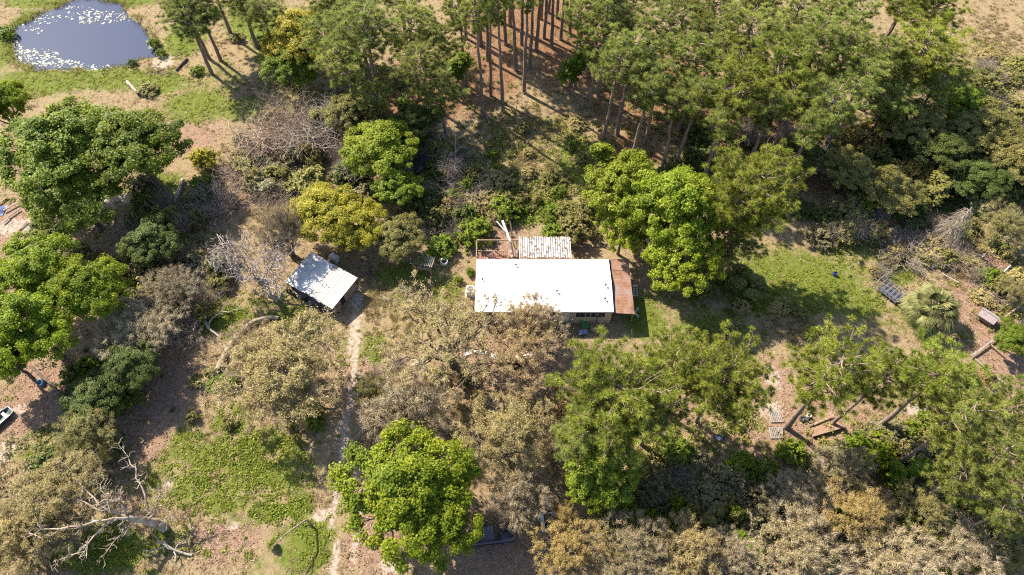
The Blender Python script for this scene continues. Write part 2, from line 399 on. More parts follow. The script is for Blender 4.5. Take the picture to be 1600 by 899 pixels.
def bare(name, seed, n, h, r, spread, sub=4, rad=0.022, mat=None):
    """leafless many-stemmed brush"""
    rs = np.random.RandomState(seed); T = []
    for i in range(n):
        a = rs.uniform(0, 6.28); q = r * 0.45 * math.sqrt(rs.rand()); s = np.array([q * math.cos(a), q * math.sin(a), -0.05])
        b = rs.uniform(0, 6.28); e = s + np.array([math.cos(b) * spread * rs.rand(), math.sin(b) * spread * rs.rand(), h * rs.uniform(0.55, 1.05)]) + np.array([math.cos(a), math.sin(a), 0]) * q * 0.8
        p = wig(rs, s, e, 5, 0.05); T.append((p, np.linspace(rad * 1.3, rad * 0.5, 5), 3))
        for k in range(sub):
            st = p[rs.randint(1, 5)]; d = unit(unit(e - s) * 0.8 + rs.normal(size=3) * 0.6); l_ = h * rs.uniform(0.12, 0.32)
            T.append((wig(rs, st, st + d * l_, 3, 0.06), np.linspace(rad * 0.75, rad * 0.35, 3), 3))
    PROTO[name] = dict(trunk=tubes(name + '_twigs', T), crown=None, twig=None, r=r, h=h, zc=h * 0.6)
bare('brush0', 111, 170, 3.0, 2.4, 0.9, 5, 0.008)
bare('brush1', 112, 170, 2.4, 2.6, 1.5, 5, 0.014)
bare('brush2', 113, 80, 4.6, 1.8, 1.0, 7, 0.018)
# ------------------------------------------------------------------ ground: soil patches as world-space ellipses
PATCH = []     # (kind, x, y, rx, ry)
def patch(kind, px, py, rx, ry):
    c = G(px, py); PATCH.append((kind, c.x, c.y, rx * MPP(px, py), abs(G(px, py - ry).y - G(px, py + ry).y) / 2))
def strip(kind, pts, rx, ry=None, n=7):
    for (a, b), (c, d) in zip(pts[:-1], pts[1:]):
        for i in range(n):
            t = i / n; patch(kind, a + (c - a) * t, b + (d - b) * t, rx, ry or rx * 0.8)
# g = green growth, p = pink-brown soil with leaf litter, w = pale sand, s = rusty pine straw
for a in ((60, 128, 100, 26), (170, 122, 100, 22), (310, 165, 68, 32), (250, 130, 50, 22), (400, 30, 60, 40), (290, 60, 40, 40), (380, 170, 40, 24), (20, 60, 30, 60), (60, 2, 70, 14), (200, 0, 60, 14), (470, 60, 90, 60), (540, 30, 70, 45), (360, 660, 36, 26), (410, 690, 42, 30), (325, 712, 42, 30), (385, 742, 46, 30), (438, 745, 34, 26), (295, 765, 36, 26), (350, 785, 44, 24), (420, 798, 40, 22), (455, 700, 24, 24), (285, 690, 28, 26), (470, 790, 26, 30), (350, 500, 45, 30),
          (160, 860, 90, 45), (480, 850, 55, 60), (455, 500, 60, 25), (640, 430, 60, 22), (690, 455, 40, 20), (1240, 440, 140, 62), (1110, 520, 70, 40), (1330, 470, 60, 40), (1010, 500, 40, 40), (590, 545, 16, 34), (740, 270, 60, 40), (800, 320, 90, 40), (900, 250, 40, 60), (1400, 420, 40, 30), (1000, 800, 90, 50), (1530, 620, 30, 25), (240, 300, 60, 40)):
    patch('g', *a)
for a in ((290, 205, 70, 45), (215, 400, 45, 60), (255, 610, 60, 75), (235, 680, 50, 50), (60, 640, 90, 60), (25, 350, 80, 40), (345, 850, 65, 40), (390, 830, 30, 20), (1280, 660, 90, 60), (1420, 640, 70, 40), (1570, 560, 55, 60), (1530, 480, 60, 60), (1590, 770, 40, 60), (1180, 720, 60, 60), (1200, 590, 40, 50), (800, 560, 110, 40),
          (750, 600, 60, 40), (560, 590, 40, 60), (600, 850, 80, 60), (780, 870, 100, 40), (1020, 640, 80, 60), (400, 150, 70, 40), (420, 270, 70, 60), (780, 370, 40, 30), (905, 390, 30, 15), (1460, 400, 70, 30), (60, 420, 60, 40), (330, 330, 60, 40), (70, 590, 60, 40), (1540, 700, 60, 40)):
    patch('p', *a)
for a in ((830, 40, 130, 60), (900, 90, 80, 60), (1020, 140, 120, 80), (1150, 200, 140, 70), (1290, 260, 100, 60), (980, 240, 60, 40), (1400, 330, 70, 40), (640, 150, 120, 60), (760, 110, 70, 60), (1540, 590, 30, 18)):
    patch('s', *a)
strip('v', [(556, 500), (553, 560), (556, 600), (545, 640), (536, 665), (533, 710)], 11, 12)
strip('v', [(533, 710), (524, 750), (526, 790)], 7, 12)
strip('w', [(526, 790), (521, 830), (524, 870), (522, 899), (524, 930)], 7, 12)
strip('v', [(562, 650), (556, 700), (556, 800), (556, 870), (560, 930)], 7, 12)
for a in ((500, 805, 15, 12), (8, 705, 16, 28), (30, 640, 14, 10), (60, 352, 60, 14), (20, 355, 30, 16), (1206, 592, 14, 26), (1205, 640, 20, 20), (170, 312, 50, 14), (255, 98, 18, 14), (262, 760, 14, 10), (365, 820, 14, 10), (610, 885, 25, 15), (640, 615, 22, 10), (655, 570, 18, 10), (1195, 740, 20, 14), (330, 600, 20, 12), (556, 470, 14, 16), (1440, 640, 40, 12), (1595, 790, 15, 40)):
    patch('w', *a)
for a in ((470, 830, 60, 50), (440, 890, 80, 40), (400, 800, 70, 40), (470, 740, 40, 50), (260, 740, 50, 60), (230, 850, 60, 40), (640, 460, 90, 40), (1060, 470, 60, 60), (1150, 540, 70, 30), (1330, 400, 80, 40), (1400, 500, 60, 30), (860, 220, 70, 60), (780, 290, 90, 50), (900, 300, 60, 40), (100, 110, 140, 40), (330, 130, 70, 50), (440, 150, 60, 40), (1420, 640, 60, 50), (1480, 660, 60, 40), (1560, 100, 60, 50), (560, 540, 40, 40), (420, 480, 60, 40), (50, 700, 60, 40)):
    patch('h', *a)                            # thin, patchy green
def masks(X, Y):
    out = {k: np.zeros_like(X) for k in 'gpws'}; top = {'v': ('w', 0.92), 'h': ('g', 0.66)}
    for k, x, y, rx, ry in PATCH:
        d = np.sqrt(((X - x) / rx) ** 2 + ((Y - y) / ry) ** 2)
        k, mxv = top.get(k, (k, 1.0)); out[k] = np.maximum(out[k], np.clip((1.35 - d) / 0.8, 0, 1) * mxv)
    return out
def vnoise(X, Y, s, seed=0):
    """smooth value noise in 0..1"""
    r = np.random.RandomState(seed).rand(64, 64); x = X / s; y = Y / s
    xi = np.floor(x).astype(int); yi = np.floor(y).astype(int); fx = x - xi; fy = y - yi; fx = fx * fx * (3 - 2 * fx); fy = fy * fy * (3 - 2 * fy)
    q = lambda i, j: r[(xi + i) % 64, (yi + j) % 64]
    return (q(0, 0) * (1 - fx) + q(1, 0) * fx) * (1 - fy) + (q(0, 1) * (1 - fx) + q(1, 1) * fx) * fy

POND_PX = [(14, 72), (18, 45), (50, 24), (95, 8), (130, -6), (190, 4), (222, 34), (240, 60), (243, 84), (215, 96), (150, 109), (70, 108), (25, 98)]
POND = np.array([G(*p)[:2] for p in POND_PX])
def pond_dist(X, Y):
    """signed distance to the pond's edge, negative inside"""
    d = np.full(X.shape, 1e9); ins = np.zeros(X.shape, bool); n = len(POND)
    for i in range(n):
        a = POND[i]; b = POND[(i + 1) % n]; e = b - a
        t = np.clip(((X - a[0]) * e[0] + (Y - a[1]) * e[1]) / (e @ e), 0, 1)
        d = np.minimum(d, np.hypot(X - a[0] - e[0] * t, Y - a[1] - e[1] * t))
        c = ((a[1] > Y) != (b[1] > Y)) & (X < (b[0] - a[0]) * (Y - a[1]) / (b[1] - a[1] + 1e-12) + a[0]); ins ^= c
    return np.where(ins, -d, d)
def height(X, Y):
    d = pond_dist(X, Y) + (vnoise(X, Y, 2.2, 5) - 0.5) * 1.8
    return -0.75 * np.clip((0.7 - d) / 2.4, 0, 1) + (vnoise(X, Y, 3.1, 1) - 0.5) * 0.05 - 0.03
xs = np.concatenate([np.linspace(-700, -105, 12), np.arange(-100, 100.1, 0.85), np.linspace(105, 700, 12)])
ys = np.concatenate([np.linspace(-400, 2, 10), np.arange(6, 125.1, 0.85), np.linspace(130, 1500, 14)])
GX, GY = np.meshgrid(xs, ys); nx, ny = len(xs), len(ys)
gv = np.stack([GX.ravel(), GY.ravel(), height(GX, GY).ravel()], 1)
ii = (np.arange(ny - 1)[:, None] * nx + np.arange(nx - 1)[None]).ravel()
gme = mesh_np('ground', gv, [np.stack([ii, ii + 1, ii + nx + 1, ii + nx], 1)], smooth=True)
mk = masks(GX.ravel(), GY.ravel())
ca = gme.color_attributes.new('soil', 'FLOAT_COLOR', 'POINT')
ca.data.foreach_set('color', np.stack([mk['g'], mk['p'], mk['w'], mk['s']], 1).astype(np.float32).ravel())
def ground_material():
    m, n, l, b = new_mat('ground_soil')
    tc = n.new('ShaderNodeTexCoord'); at = n.new('ShaderNodeAttribute'); at.attribute_name = 'soil'
    sp = n.new('ShaderNodeSeparateColor'); l.new(at.outputs['Color'], sp.inputs[0])
    def noise(s, d=8, r=0.65):
        q = n.new('ShaderNodeTexNoise'); q.inputs['Scale'].default_value = s; q.inputs['Detail'].default_value = d; q.inputs['Roughness'].default_value = r
        l.new(tc.outputs['Object'], q.inputs[0]); return q
    n1 = noise(0.35); n2 = noise(2.2); n3 = noise(9.0, 8, 0.85); n4 = noise(0.9)
    base = ramp(n, ((0.28, (0.112, 0.076, 0.041)), (0.45, (0.198, 0.145, 0.083)), (0.58, (0.257, 0.198, 0.115)), (0.75, (0.317, 0.254, 0.155))))
    ad = n.new('ShaderNodeMix'); ad.data_type = 'FLOAT'; ad.inputs[0].default_value = 0.5; l.new(n2.outputs[0], ad.inputs[2]); l.new(n3.outputs[0], ad.inputs[3])
    l.new(ad.outputs[0], base.inputs[0])
    cols = {'g': ((0.033, 0.050, 0.009), (0.099, 0.122, 0.020), (0.191, 0.185, 0.053)), 'p': ((0.112, 0.063, 0.041), (0.218, 0.142, 0.099), (0.330, 0.238, 0.178)),
            'w': ((0.198, 0.145, 0.109), (0.310, 0.254, 0.205), (0.422, 0.376, 0.323)), 's': ((0.079, 0.040, 0.023), (0.172, 0.092, 0.050), (0.264, 0.165, 0.092))}
    cur = base.outputs[0]
    srcs = {'s': at.outputs['Alpha'], 'p': sp.outputs[1], 'g': sp.outputs[0], 'w': sp.outputs[2]}
    for k, nz in (('s', n1), ('p', n4), ('g', n4), ('w', n2)):
        r = ramp(n, tuple(zip((0.3, 0.5, 0.7), cols[k]))); l.new(ad.outputs[0], r.inputs[0])
        a = n.new('ShaderNodeMath'); a.operation = 'MULTIPLY_ADD'; a.inputs[1].default_value = 1.7; l.new(nz.outputs[0], a.inputs[0])
        c = n.new('ShaderNodeMath'); c.operation = 'ADD'; c.inputs[1].default_value = -1.15; l.new(srcs[k], c.inputs[0]); l.new(c.outputs[0], a.inputs[2])
        e = n.new('ShaderNodeMapRange'); e.interpolation_type = 'SMOOTHSTEP'; e.inputs[1].default_value = 0.12; e.inputs[2].default_value = 0.62; l.new(a.outputs[0], e.inputs[0])
        gate = n.new('ShaderNodeMapRange'); gate.inputs[1].default_value = 0.0; gate.inputs[2].default_value = 0.35; l.new(srcs[k], gate.inputs[0])
        f = n.new('ShaderNodeMath'); f.operation = 'MULTIPLY'; l.new(e.outputs[0], f.inputs[0]); l.new(gate.outputs[0], f.inputs[1])
        mx = n.new('ShaderNodeMix'); mx.data_type = 'RGBA'; l.new(f.outputs[0], mx.inputs[0]); l.new(cur, mx.inputs[6]); l.new(r.outputs[0], mx.inputs[7]); cur = mx.outputs[2]
    l.new(cur, b.inputs['Base Color']); b.inputs['Roughness'].default_value = 0.95; b.inputs['Specular IOR Level'].default_value = 0.1
    bp = n.new('ShaderNodeBump'); bp.inputs['Strength'].default_value = 0.9; bp.inputs['Distance'].default_value = 0.12; l.new(n3.outputs[0], bp.inputs['Height']); l.new(bp.outputs[0], b.inputs['Normal'])
    return m
ground = link('ground', gme, ground_material()); tag(ground, 'dry sandy ground with tan grass and leaf litter', kind='structure')

# pond
def pond():
    m, n, l, b = new_mat('pond_water')
    b.inputs['Base Color'].default_value = (0.006, 0.014, 0.045, 1); b.inputs['Roughness'].default_value = 0.07; b.inputs['Specular IOR Level'].default_value = 0.6
    tc = n.new('ShaderNodeTexCoord'); q = n.new('ShaderNodeTexNoise'); q.inputs['Scale'].default_value = 2.5; l.new(tc.outputs['Object'], q.inputs[0])
    bp = n.new('ShaderNodeBump'); bp.inputs['Strength'].default_value = 0.06; l.new(q.outputs[0], bp.inputs['Height']); l.new(bp.outputs[0], b.inputs['Normal'])
    c = POND.mean(0); P = c + (POND - c) * 1.12; k = len(P)
    V = np.concatenate([[[c[0], c[1], -0.30]], np.concatenate([P, np.full((k, 1), -0.30)], 1)])
    F = np.array([(0, 1 + i, 1 + (i + 1) % k) for i in range(k)])
    tag(link('pond_water', mesh_np('pond_water', V, [F]), m), 'blue pond ringed with lily pads at the back left', kind='structure')
    # lily pads: round notched discs, too many and too small to pick apart
    rs = np.random.RandomState(3); C = []
    for cx, cy, rx, ry, nn in ((55, 88, 42, 14, 220), (150, 25, 48, 11, 150), (100, 98, 30, 6, 60), (55, 35, 22, 16, 45), (235, 60, 7, 16, 40), (120, 14, 30, 8, 25), (25, 80, 10, 20, 60), (150, 103, 40, 4, 50), (75, 24, 26, 8, 25), (200, 22, 20, 8, 40)):
        for _ in range(nn):
            a = rs.uniform(0, 6.28); q = math.sqrt(rs.rand()); p = G(cx + rx * q * math.cos(a), cy + ry * q * math.sin(a)); C.append((p.x, p.y))
    C = np.array(C); d = pond_dist(C[:, 0], C[:, 1]); C = C[(d < 0.3)]
    V = []; F = []; A = []
    for x, y in C:
        r = rs.uniform(0.05, 0.19); a0 = rs.uniform(0, 6.28); k0 = len(V); tl = rs.uniform(-.05, .05)
        V.append((x, y, -0.285)); A.append(rs.rand()); vv = A[-1]
        for j in range(9):
            a = a0 + j * (5.7 / 8); V.append((x + r * math.cos(a), y + r * math.sin(a), -0.285 + tl * math.cos(a) + 0.01)); A.append(vv)
        F += [(k0, k0 + 1 + j, k0 + 2 + j) for j in range(8)]
    lm = leaf_mat('lily_pad', (0.13, 0.16, 0.07), (0.28, 0.29, 0.19), (0.50, 0.49, 0.42), 0.1, 0.5)
    tag(link('lily_pads', mesh_np('lily_pads', np.array(V), [np.array(F)], A), lm), 'pale lily pads floating round the edge of the pond', 'lily pads', kind='stuff')
pond()
def reeds():
    rs = np.random.RandomState(29); A = []; k = len(POND)
    for i in range(k):
        a, b = POND[i], POND[(i + 1) % k]; nn = int(np.linalg.norm(b - a) * 26)
        for _ in range(nn):
            p = a + (b - a) * rs.rand(); c = POND.mean(0); p = p + (p - c) / np.linalg.norm(p - c) * rs.normal() * 0.7
            if vnoise(np.array([p[0]]), np.array([p[1]]), 1.6, 41)[0] > 0.4: A.append((p[0], p[1]))
    A = np.array(A); A = np.concatenate([A, height(A[:, 0], A[:, 1])[:, None]], 1); A = np.repeat(A, 3, 0); n = len(A); A = A + rs.normal(size=A.shape) * np.array([0.1, 0.1, 0])
    d = unit(rs.normal(size=(n, 3)) * np.array([0.6, 0.6, 0.1]) + np.array([0, 0, 0.9])); d[:, 2] = np.abs(d[:, 2])
    P_, F_, V_ = blades(rs, A, A + d * rs.uniform(0.25, 0.85, n)[:, None], 0.07, rs.rand(n)); tag(link('pond_reeds', mesh_np('pond_reeds', P_, [F_], V_), L['olive']), 'olive reeds and sedge fringing the pond edge', 'reeds', kind='stuff')
reeds()

# ------------------------------------------------------------------ ground cover (stuff)
ZONE = []
FOOT = [(-4.6, 14.0, 40.0, 52.3), (-27, -17.6, 40.6, 49.4)]    # keep floors of house and shed clear
def clear_of(X, Y, pad=0.0):
    k = np.ones(X.shape, bool)
    x0, x1, y0, y1 = FOOT[0]; k &= ~((X > x0 - pad) & (X < x1 + pad) & (Y > y0 - pad) & (Y < y1 + pad))
    u = (X + 22.0) * 0.832 + (Y - 45.1) * -0.555; v = (X + 22.0) * 0.555 + (Y - 45.1) * 0.832
    k &= ~((abs(u) < 3.4 + pad) & (abs(v) < 2.3 + pad)); k &= pond_dist(X, Y) > 0.2
    return k
def scatter(rs, n):
    """random places on the part of the ground that is in view, even in the picture's depth"""
    px = rs.uniform(-90, 1690, n); py = 980 - 1020 * rs.rand(n) ** 0.86
    x = (px - 800) / FPX; y = (449.5 - py) / FPX; dz = -(-math.sin(PITCH) + y * math.cos(PITCH)); t = CAM_H / dz
    return x * t, (math.cos(PITCH) + y * math.sin(PITCH)) * t
def tufts():
    rs = np.random.RandomState(7)
    X, Y = scatter(rs, 70000); k = clear_of(X, Y); X, Y = X[k], Y[k]; m = masks(X, Y)
    gp = m['g'] + (vnoise(X, Y, 2.6, 9) - 0.6) * 1.5 + (vnoise(X, Y, 0.8, 19) - 0.5) * 1.1
    bare_p = np.maximum(m['p'] * 0.8, np.maximum(m['w'] * 1.0, m['s'] * 0.45)); patchy = vnoise(X, Y, 4.0, 11) * 0.6 + vnoise(X, Y, 1.3, 12) * 0.4
    isg = (gp > 0.5) & (m['w'] < 0.5)
    dry = (~isg | (rs.rand(len(X)) < 0.3)) & (rs.rand(len(X)) > bare_p) & (patchy > 0.33)
    for nm, sel, nb, hh, ww, mat, lab, cat in (('dry_grass', dry, 6, 0.34, 0.05, L['dry'], 'dry tan grass covering the open ground', 'grass'), ('green_weeds', isg, 7, 0.26, 0.075, L['weed'], 'low green weeds and grass spreading over the ground', 'weeds')):
        x, y = X[sel], Y[sel]; n = len(x); z = height(x, y); C = np.repeat(np.stack([x, y, z], 1), nb, 0); q = len(C)
        sz = np.repeat(rs.uniform(0.4, 1.3, n) * (0.45 + 1.1 * vnoise(x, y, 1.9, 23)), nb) * hh; cv = np.repeat(vnoise(x, y, 3.0, 13) * 0.6 + rs.rand(n) * 0.4, nb)
        d = unit(rs.normal(size=(q, 3)) * np.array([0.8, 0.8, 0.25]) + np.array([0, 0, 0.55])); d[:, 2] = np.abs(d[:, 2])
        A = C + rs.normal(size=(q, 3)) * np.array([0.11, 0.11, 0]); P_, F_, V_ = blades(rs, A, A + d * sz[:, None], ww * rs.uniform(0.7, 1.5, q), np.clip(cv * 0.55 + rs.rand(q) * 0.45, 0, 1))
        tag(link(nm, mesh_np(nm, P_, [F_], V_), mat), lab, cat, kind='stuff')
    # weeds also have broad leaves
    sel = isg & (rs.rand(len(X)) < 0.75); x, y = X[sel], Y[sel]; n = len(x); C = np.repeat(np.stack([x, y, height(x, y) + 0.07], 1), 7, 0); q = len(C)
    C = C + rs.normal(size=(q, 3)) * np.array([0.17, 0.17, 0.06]); C[:, 2] = np.maximum(C[:, 2], -0.02)
    P_, F_, V_ = leaves(rs, C, unit(rs.normal(size=(q, 3)) * 0.5 + np.array([0, 0, 1])), rs.uniform(0.05, 0.14, q), np.clip(np.repeat(vnoise(x, y, 2.5, 17), 7) * 0.6 + rs.rand(q) * 0.4, 0, 1))
    tag(link('broadleaf_weeds', mesh_np('broadleaf_weeds', P_, [F_], V_), L['weed']), 'broad leaved green weeds carpeting the damp patches', 'weeds', kind='stuff')
    # fallen leaves
    X, Y = scatter(rs, 128000); k = clear_of(X, Y); X, Y = X[k], Y[k]; m = masks(X, Y); keep = rs.rand(len(X)) < np.clip(0.25 + 0.8 * np.maximum(m['p'], m['s']) - 0.35 * m['g'] - 0.5 * m['w'], 0.05, 1); x, y = X[keep], Y[keep]; q = len(x)
    C = np.stack([x, y, height(x, y) + 0.035], 1)
    P_, F_, V_ = leaves(rs, C, unit(rs.normal(size=(q, 3)) * 0.3 + np.array([0, 0, 1])), rs.uniform(0.06, 0.16, q), rs.rand(q))
    tag(link('fallen_leaves', mesh_np('fallen_leaves', P_, [F_], V_), L['litter']), 'brown and pale fallen leaves littering the ground', 'leaf litter', kind='stuff')
    # fallen twigs
    x, y = scatter(rs, 15000); k = clear_of(x, y); x, y = x[k], y[k]; m = masks(x, y); k = rs.rand(len(x)) > np.maximum(m['w'], 0.5 * m['g']); x, y = x[k], y[k]; n = len(x)
    A = np.stack([x, y, height(x, y) + 0.04], 1); d = unit(rs.normal(size=(n, 3)) * np.array([1, 1, 0.12])); d[:, 2] = np.abs(d[:, 2])
    P_, F_, V_ = blades(rs, A, A + d * rs.uniform(0.2, 1.0, n)[:, None], 0.045, rs.rand(n) * 0.8)
    tag(link('fallen_twigs', mesh_np('fallen_twigs', P_, [F_], V_), L['twig']), 'grey fallen twigs strewn over the ground', 'twigs', kind='stuff')
tufts()
UNDER = [
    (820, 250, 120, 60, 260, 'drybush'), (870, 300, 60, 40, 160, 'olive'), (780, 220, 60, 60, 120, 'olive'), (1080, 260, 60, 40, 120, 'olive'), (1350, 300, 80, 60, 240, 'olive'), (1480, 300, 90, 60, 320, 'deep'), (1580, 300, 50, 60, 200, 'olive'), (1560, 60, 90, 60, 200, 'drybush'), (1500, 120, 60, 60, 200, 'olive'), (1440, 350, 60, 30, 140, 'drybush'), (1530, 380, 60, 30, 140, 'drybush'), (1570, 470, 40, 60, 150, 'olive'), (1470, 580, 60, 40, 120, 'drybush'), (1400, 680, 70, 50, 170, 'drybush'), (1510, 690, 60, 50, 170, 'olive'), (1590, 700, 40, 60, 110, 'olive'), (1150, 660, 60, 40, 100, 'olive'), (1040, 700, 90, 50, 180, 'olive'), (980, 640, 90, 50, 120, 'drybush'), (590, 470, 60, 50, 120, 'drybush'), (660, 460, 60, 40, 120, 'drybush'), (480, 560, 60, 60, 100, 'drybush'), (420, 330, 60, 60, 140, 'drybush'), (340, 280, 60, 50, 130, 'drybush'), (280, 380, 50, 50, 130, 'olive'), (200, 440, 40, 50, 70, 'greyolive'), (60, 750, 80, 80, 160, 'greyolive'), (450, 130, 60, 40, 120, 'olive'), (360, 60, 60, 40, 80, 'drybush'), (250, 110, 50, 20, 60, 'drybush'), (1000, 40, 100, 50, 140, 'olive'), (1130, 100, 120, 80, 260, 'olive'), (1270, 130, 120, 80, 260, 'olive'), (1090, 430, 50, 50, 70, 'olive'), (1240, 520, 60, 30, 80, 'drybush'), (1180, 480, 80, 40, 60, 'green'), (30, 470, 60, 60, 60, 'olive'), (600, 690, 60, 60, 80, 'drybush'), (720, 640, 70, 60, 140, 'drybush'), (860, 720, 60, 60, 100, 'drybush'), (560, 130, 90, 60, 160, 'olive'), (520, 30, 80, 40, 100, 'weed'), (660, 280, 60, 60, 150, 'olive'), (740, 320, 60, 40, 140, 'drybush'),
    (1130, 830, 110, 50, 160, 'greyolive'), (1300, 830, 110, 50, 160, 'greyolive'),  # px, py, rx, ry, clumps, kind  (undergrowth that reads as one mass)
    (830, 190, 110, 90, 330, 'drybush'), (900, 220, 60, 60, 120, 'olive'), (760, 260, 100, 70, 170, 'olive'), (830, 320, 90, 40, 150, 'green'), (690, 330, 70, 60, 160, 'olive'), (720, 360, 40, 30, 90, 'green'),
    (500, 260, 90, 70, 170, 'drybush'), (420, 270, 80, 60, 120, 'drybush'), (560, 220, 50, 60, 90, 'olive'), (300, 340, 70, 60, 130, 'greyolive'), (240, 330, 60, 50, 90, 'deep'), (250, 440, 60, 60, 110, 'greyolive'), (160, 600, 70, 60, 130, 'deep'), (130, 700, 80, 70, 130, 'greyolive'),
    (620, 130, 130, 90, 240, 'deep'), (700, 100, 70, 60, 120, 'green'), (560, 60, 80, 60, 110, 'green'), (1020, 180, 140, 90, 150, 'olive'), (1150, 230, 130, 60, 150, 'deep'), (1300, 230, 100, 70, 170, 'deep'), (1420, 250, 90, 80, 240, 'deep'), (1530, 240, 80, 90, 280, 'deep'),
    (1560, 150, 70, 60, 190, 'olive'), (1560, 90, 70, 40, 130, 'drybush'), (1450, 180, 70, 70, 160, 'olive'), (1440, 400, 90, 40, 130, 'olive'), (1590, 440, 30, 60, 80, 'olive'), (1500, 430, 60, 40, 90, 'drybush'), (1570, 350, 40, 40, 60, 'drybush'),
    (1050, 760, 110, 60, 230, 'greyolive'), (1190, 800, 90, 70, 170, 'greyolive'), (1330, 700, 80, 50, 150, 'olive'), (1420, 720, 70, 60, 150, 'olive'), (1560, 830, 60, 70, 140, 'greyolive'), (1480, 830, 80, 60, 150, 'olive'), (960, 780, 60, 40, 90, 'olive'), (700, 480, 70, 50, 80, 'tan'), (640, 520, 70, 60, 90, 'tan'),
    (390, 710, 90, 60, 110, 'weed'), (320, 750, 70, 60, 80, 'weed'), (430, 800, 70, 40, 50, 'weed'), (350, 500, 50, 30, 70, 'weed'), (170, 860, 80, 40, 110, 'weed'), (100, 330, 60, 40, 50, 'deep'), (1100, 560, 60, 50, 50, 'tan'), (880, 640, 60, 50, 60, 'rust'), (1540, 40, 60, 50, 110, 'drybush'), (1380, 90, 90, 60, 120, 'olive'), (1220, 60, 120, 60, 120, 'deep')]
def undergrowth():
    rs = np.random.RandomState(17); acc = {}
    for px, py, rx, ry, n, kind in UNDER:
        a = rs.uniform(0, 6.28, n); q = np.abs(rs.normal(size=n)) * 0.62
        pts = [G(px + rx * math.cos(a[i]) * q[i], py + ry * math.sin(a[i]) * q[i]) for i in range(n)]
        x = np.array([p.x for p in pts]); y = np.array([p.y for p in pts]); k = clear_of(x, y, 0.6); x, y = x[k], y[k]; n = len(x)
        low = kind == 'weed'; R = rs.uniform(0.25, 0.7, n) * np.where(rs.rand(n) < 0.2, 1.5, 1.0); hh = R * rs.uniform(0.5, 1.1, n) * (0.28 if low else 1.0)
        nl = 30 if not low else 22; ci = np.repeat(np.arange(n), nl); m = len(ci)
        g = unit(rs.normal(size=(m, 3))) * rs.rand(m, 1) ** 0.4; g[:, 2] = np.abs(g[:, 2])
        C = np.stack([x, y, np.zeros(n) - 0.02], 1)[ci] + g * np.stack([R, R, hh], 1)[ci]
        v = np.clip(rs.rand(n)[ci] * 0.45 + rs.rand(m) * 0.55, 0, 1)
        mat = {'drybush': 'dry', 'green': 'mid'}.get(kind, kind)
        if kind in ('drybush', 'tan'):
            C0 = np.stack([x, y, np.zeros(n) - 0.02], 1)[ci] + rs.normal(size=(m, 3)) * np.array([0.15, 0.15, 0])
            part = blades(rs, C0, C, 0.07, v)
        else:
            part = leaves(rs, C, unit(g * 0.7 + rs.normal(size=(m, 3)) * 0.5 + np.array([0, 0, 0.5])), rs.uniform(0.09, 0.19, m), v)
        acc.setdefault(mat, []).append(part)
    words = dict(dry='dry straw coloured brush standing in the clearing', olive='olive green undergrowth between the trees', mid='fresh green undergrowth at the wood edge', greyolive='grey green scrub undergrowth below the thin oaks', deep='dark green undergrowth in the shade of the wood', tan='thin tan undergrowth around the house', rust='rusty brown undergrowth near the house', weed='bright green weed mounds in the sunny clearing')
    for mat, parts in acc.items():
        V, F, A = join(parts); tag(link('undergrowth', mesh_np('undergrowth', V, F, A), L[mat]), words[mat], 'undergrowth', kind='stuff')
undergrowth()
# ------------------------------------------------------------------ trees: one row each
_rt = random.Random(5)
def tree(proto, px, py, rpx, h, leaf, label, name='oak_tree', cat='tree', bark=None, group=None, base=None, rz=None):
    """px, py: middle of the crown in the photograph; rpx: its half width; h: height in metres; base: foot of the trunk where it shows"""
    p = PROTO[proto]; s = h / p['h']; zc = p['zc'] * s
    loc = G(px, py, zc) if base is None else G(*base)
    r = rpx * MPP(px, py, zc) / p['r']
    o = thing(name, label, cat, (loc.x, loc.y, 0), _rt.uniform(0, 6.28) if rz is None else rz, group)
    o.scale = (r, r, s)
    o.rotation_euler[0] = _rt.uniform(-.03, .03); o.rotation_euler[1] = _rt.uniform(-.03, .03)
    bk = B[bark or ('oak' if proto == 'sparse' else 'pine' if proto.startswith('pine') else 'tanoak' if proto.startswith(('thin', 'sparse', 'twiggy')) else 'oak')]
    link('trunk' if not proto.startswith('brush') else 'stems', p['trunk'], bk, o)
    if p['crown']: link('crown', p['crown'], L[leaf], o)
    if p['twig']: link('twigs', p['twig'], L['twig'], o)['kind'] = 'stuff'
    return o
GR_O = 'leafy green oaks'; GR_T = 'thin tan and grey oaks'; GR_P = 'pines of the back wood'; GR_Y = 'pines around the yard'; GR_S = 'shrubs of the clearings'; GR_B = 'bare brush'
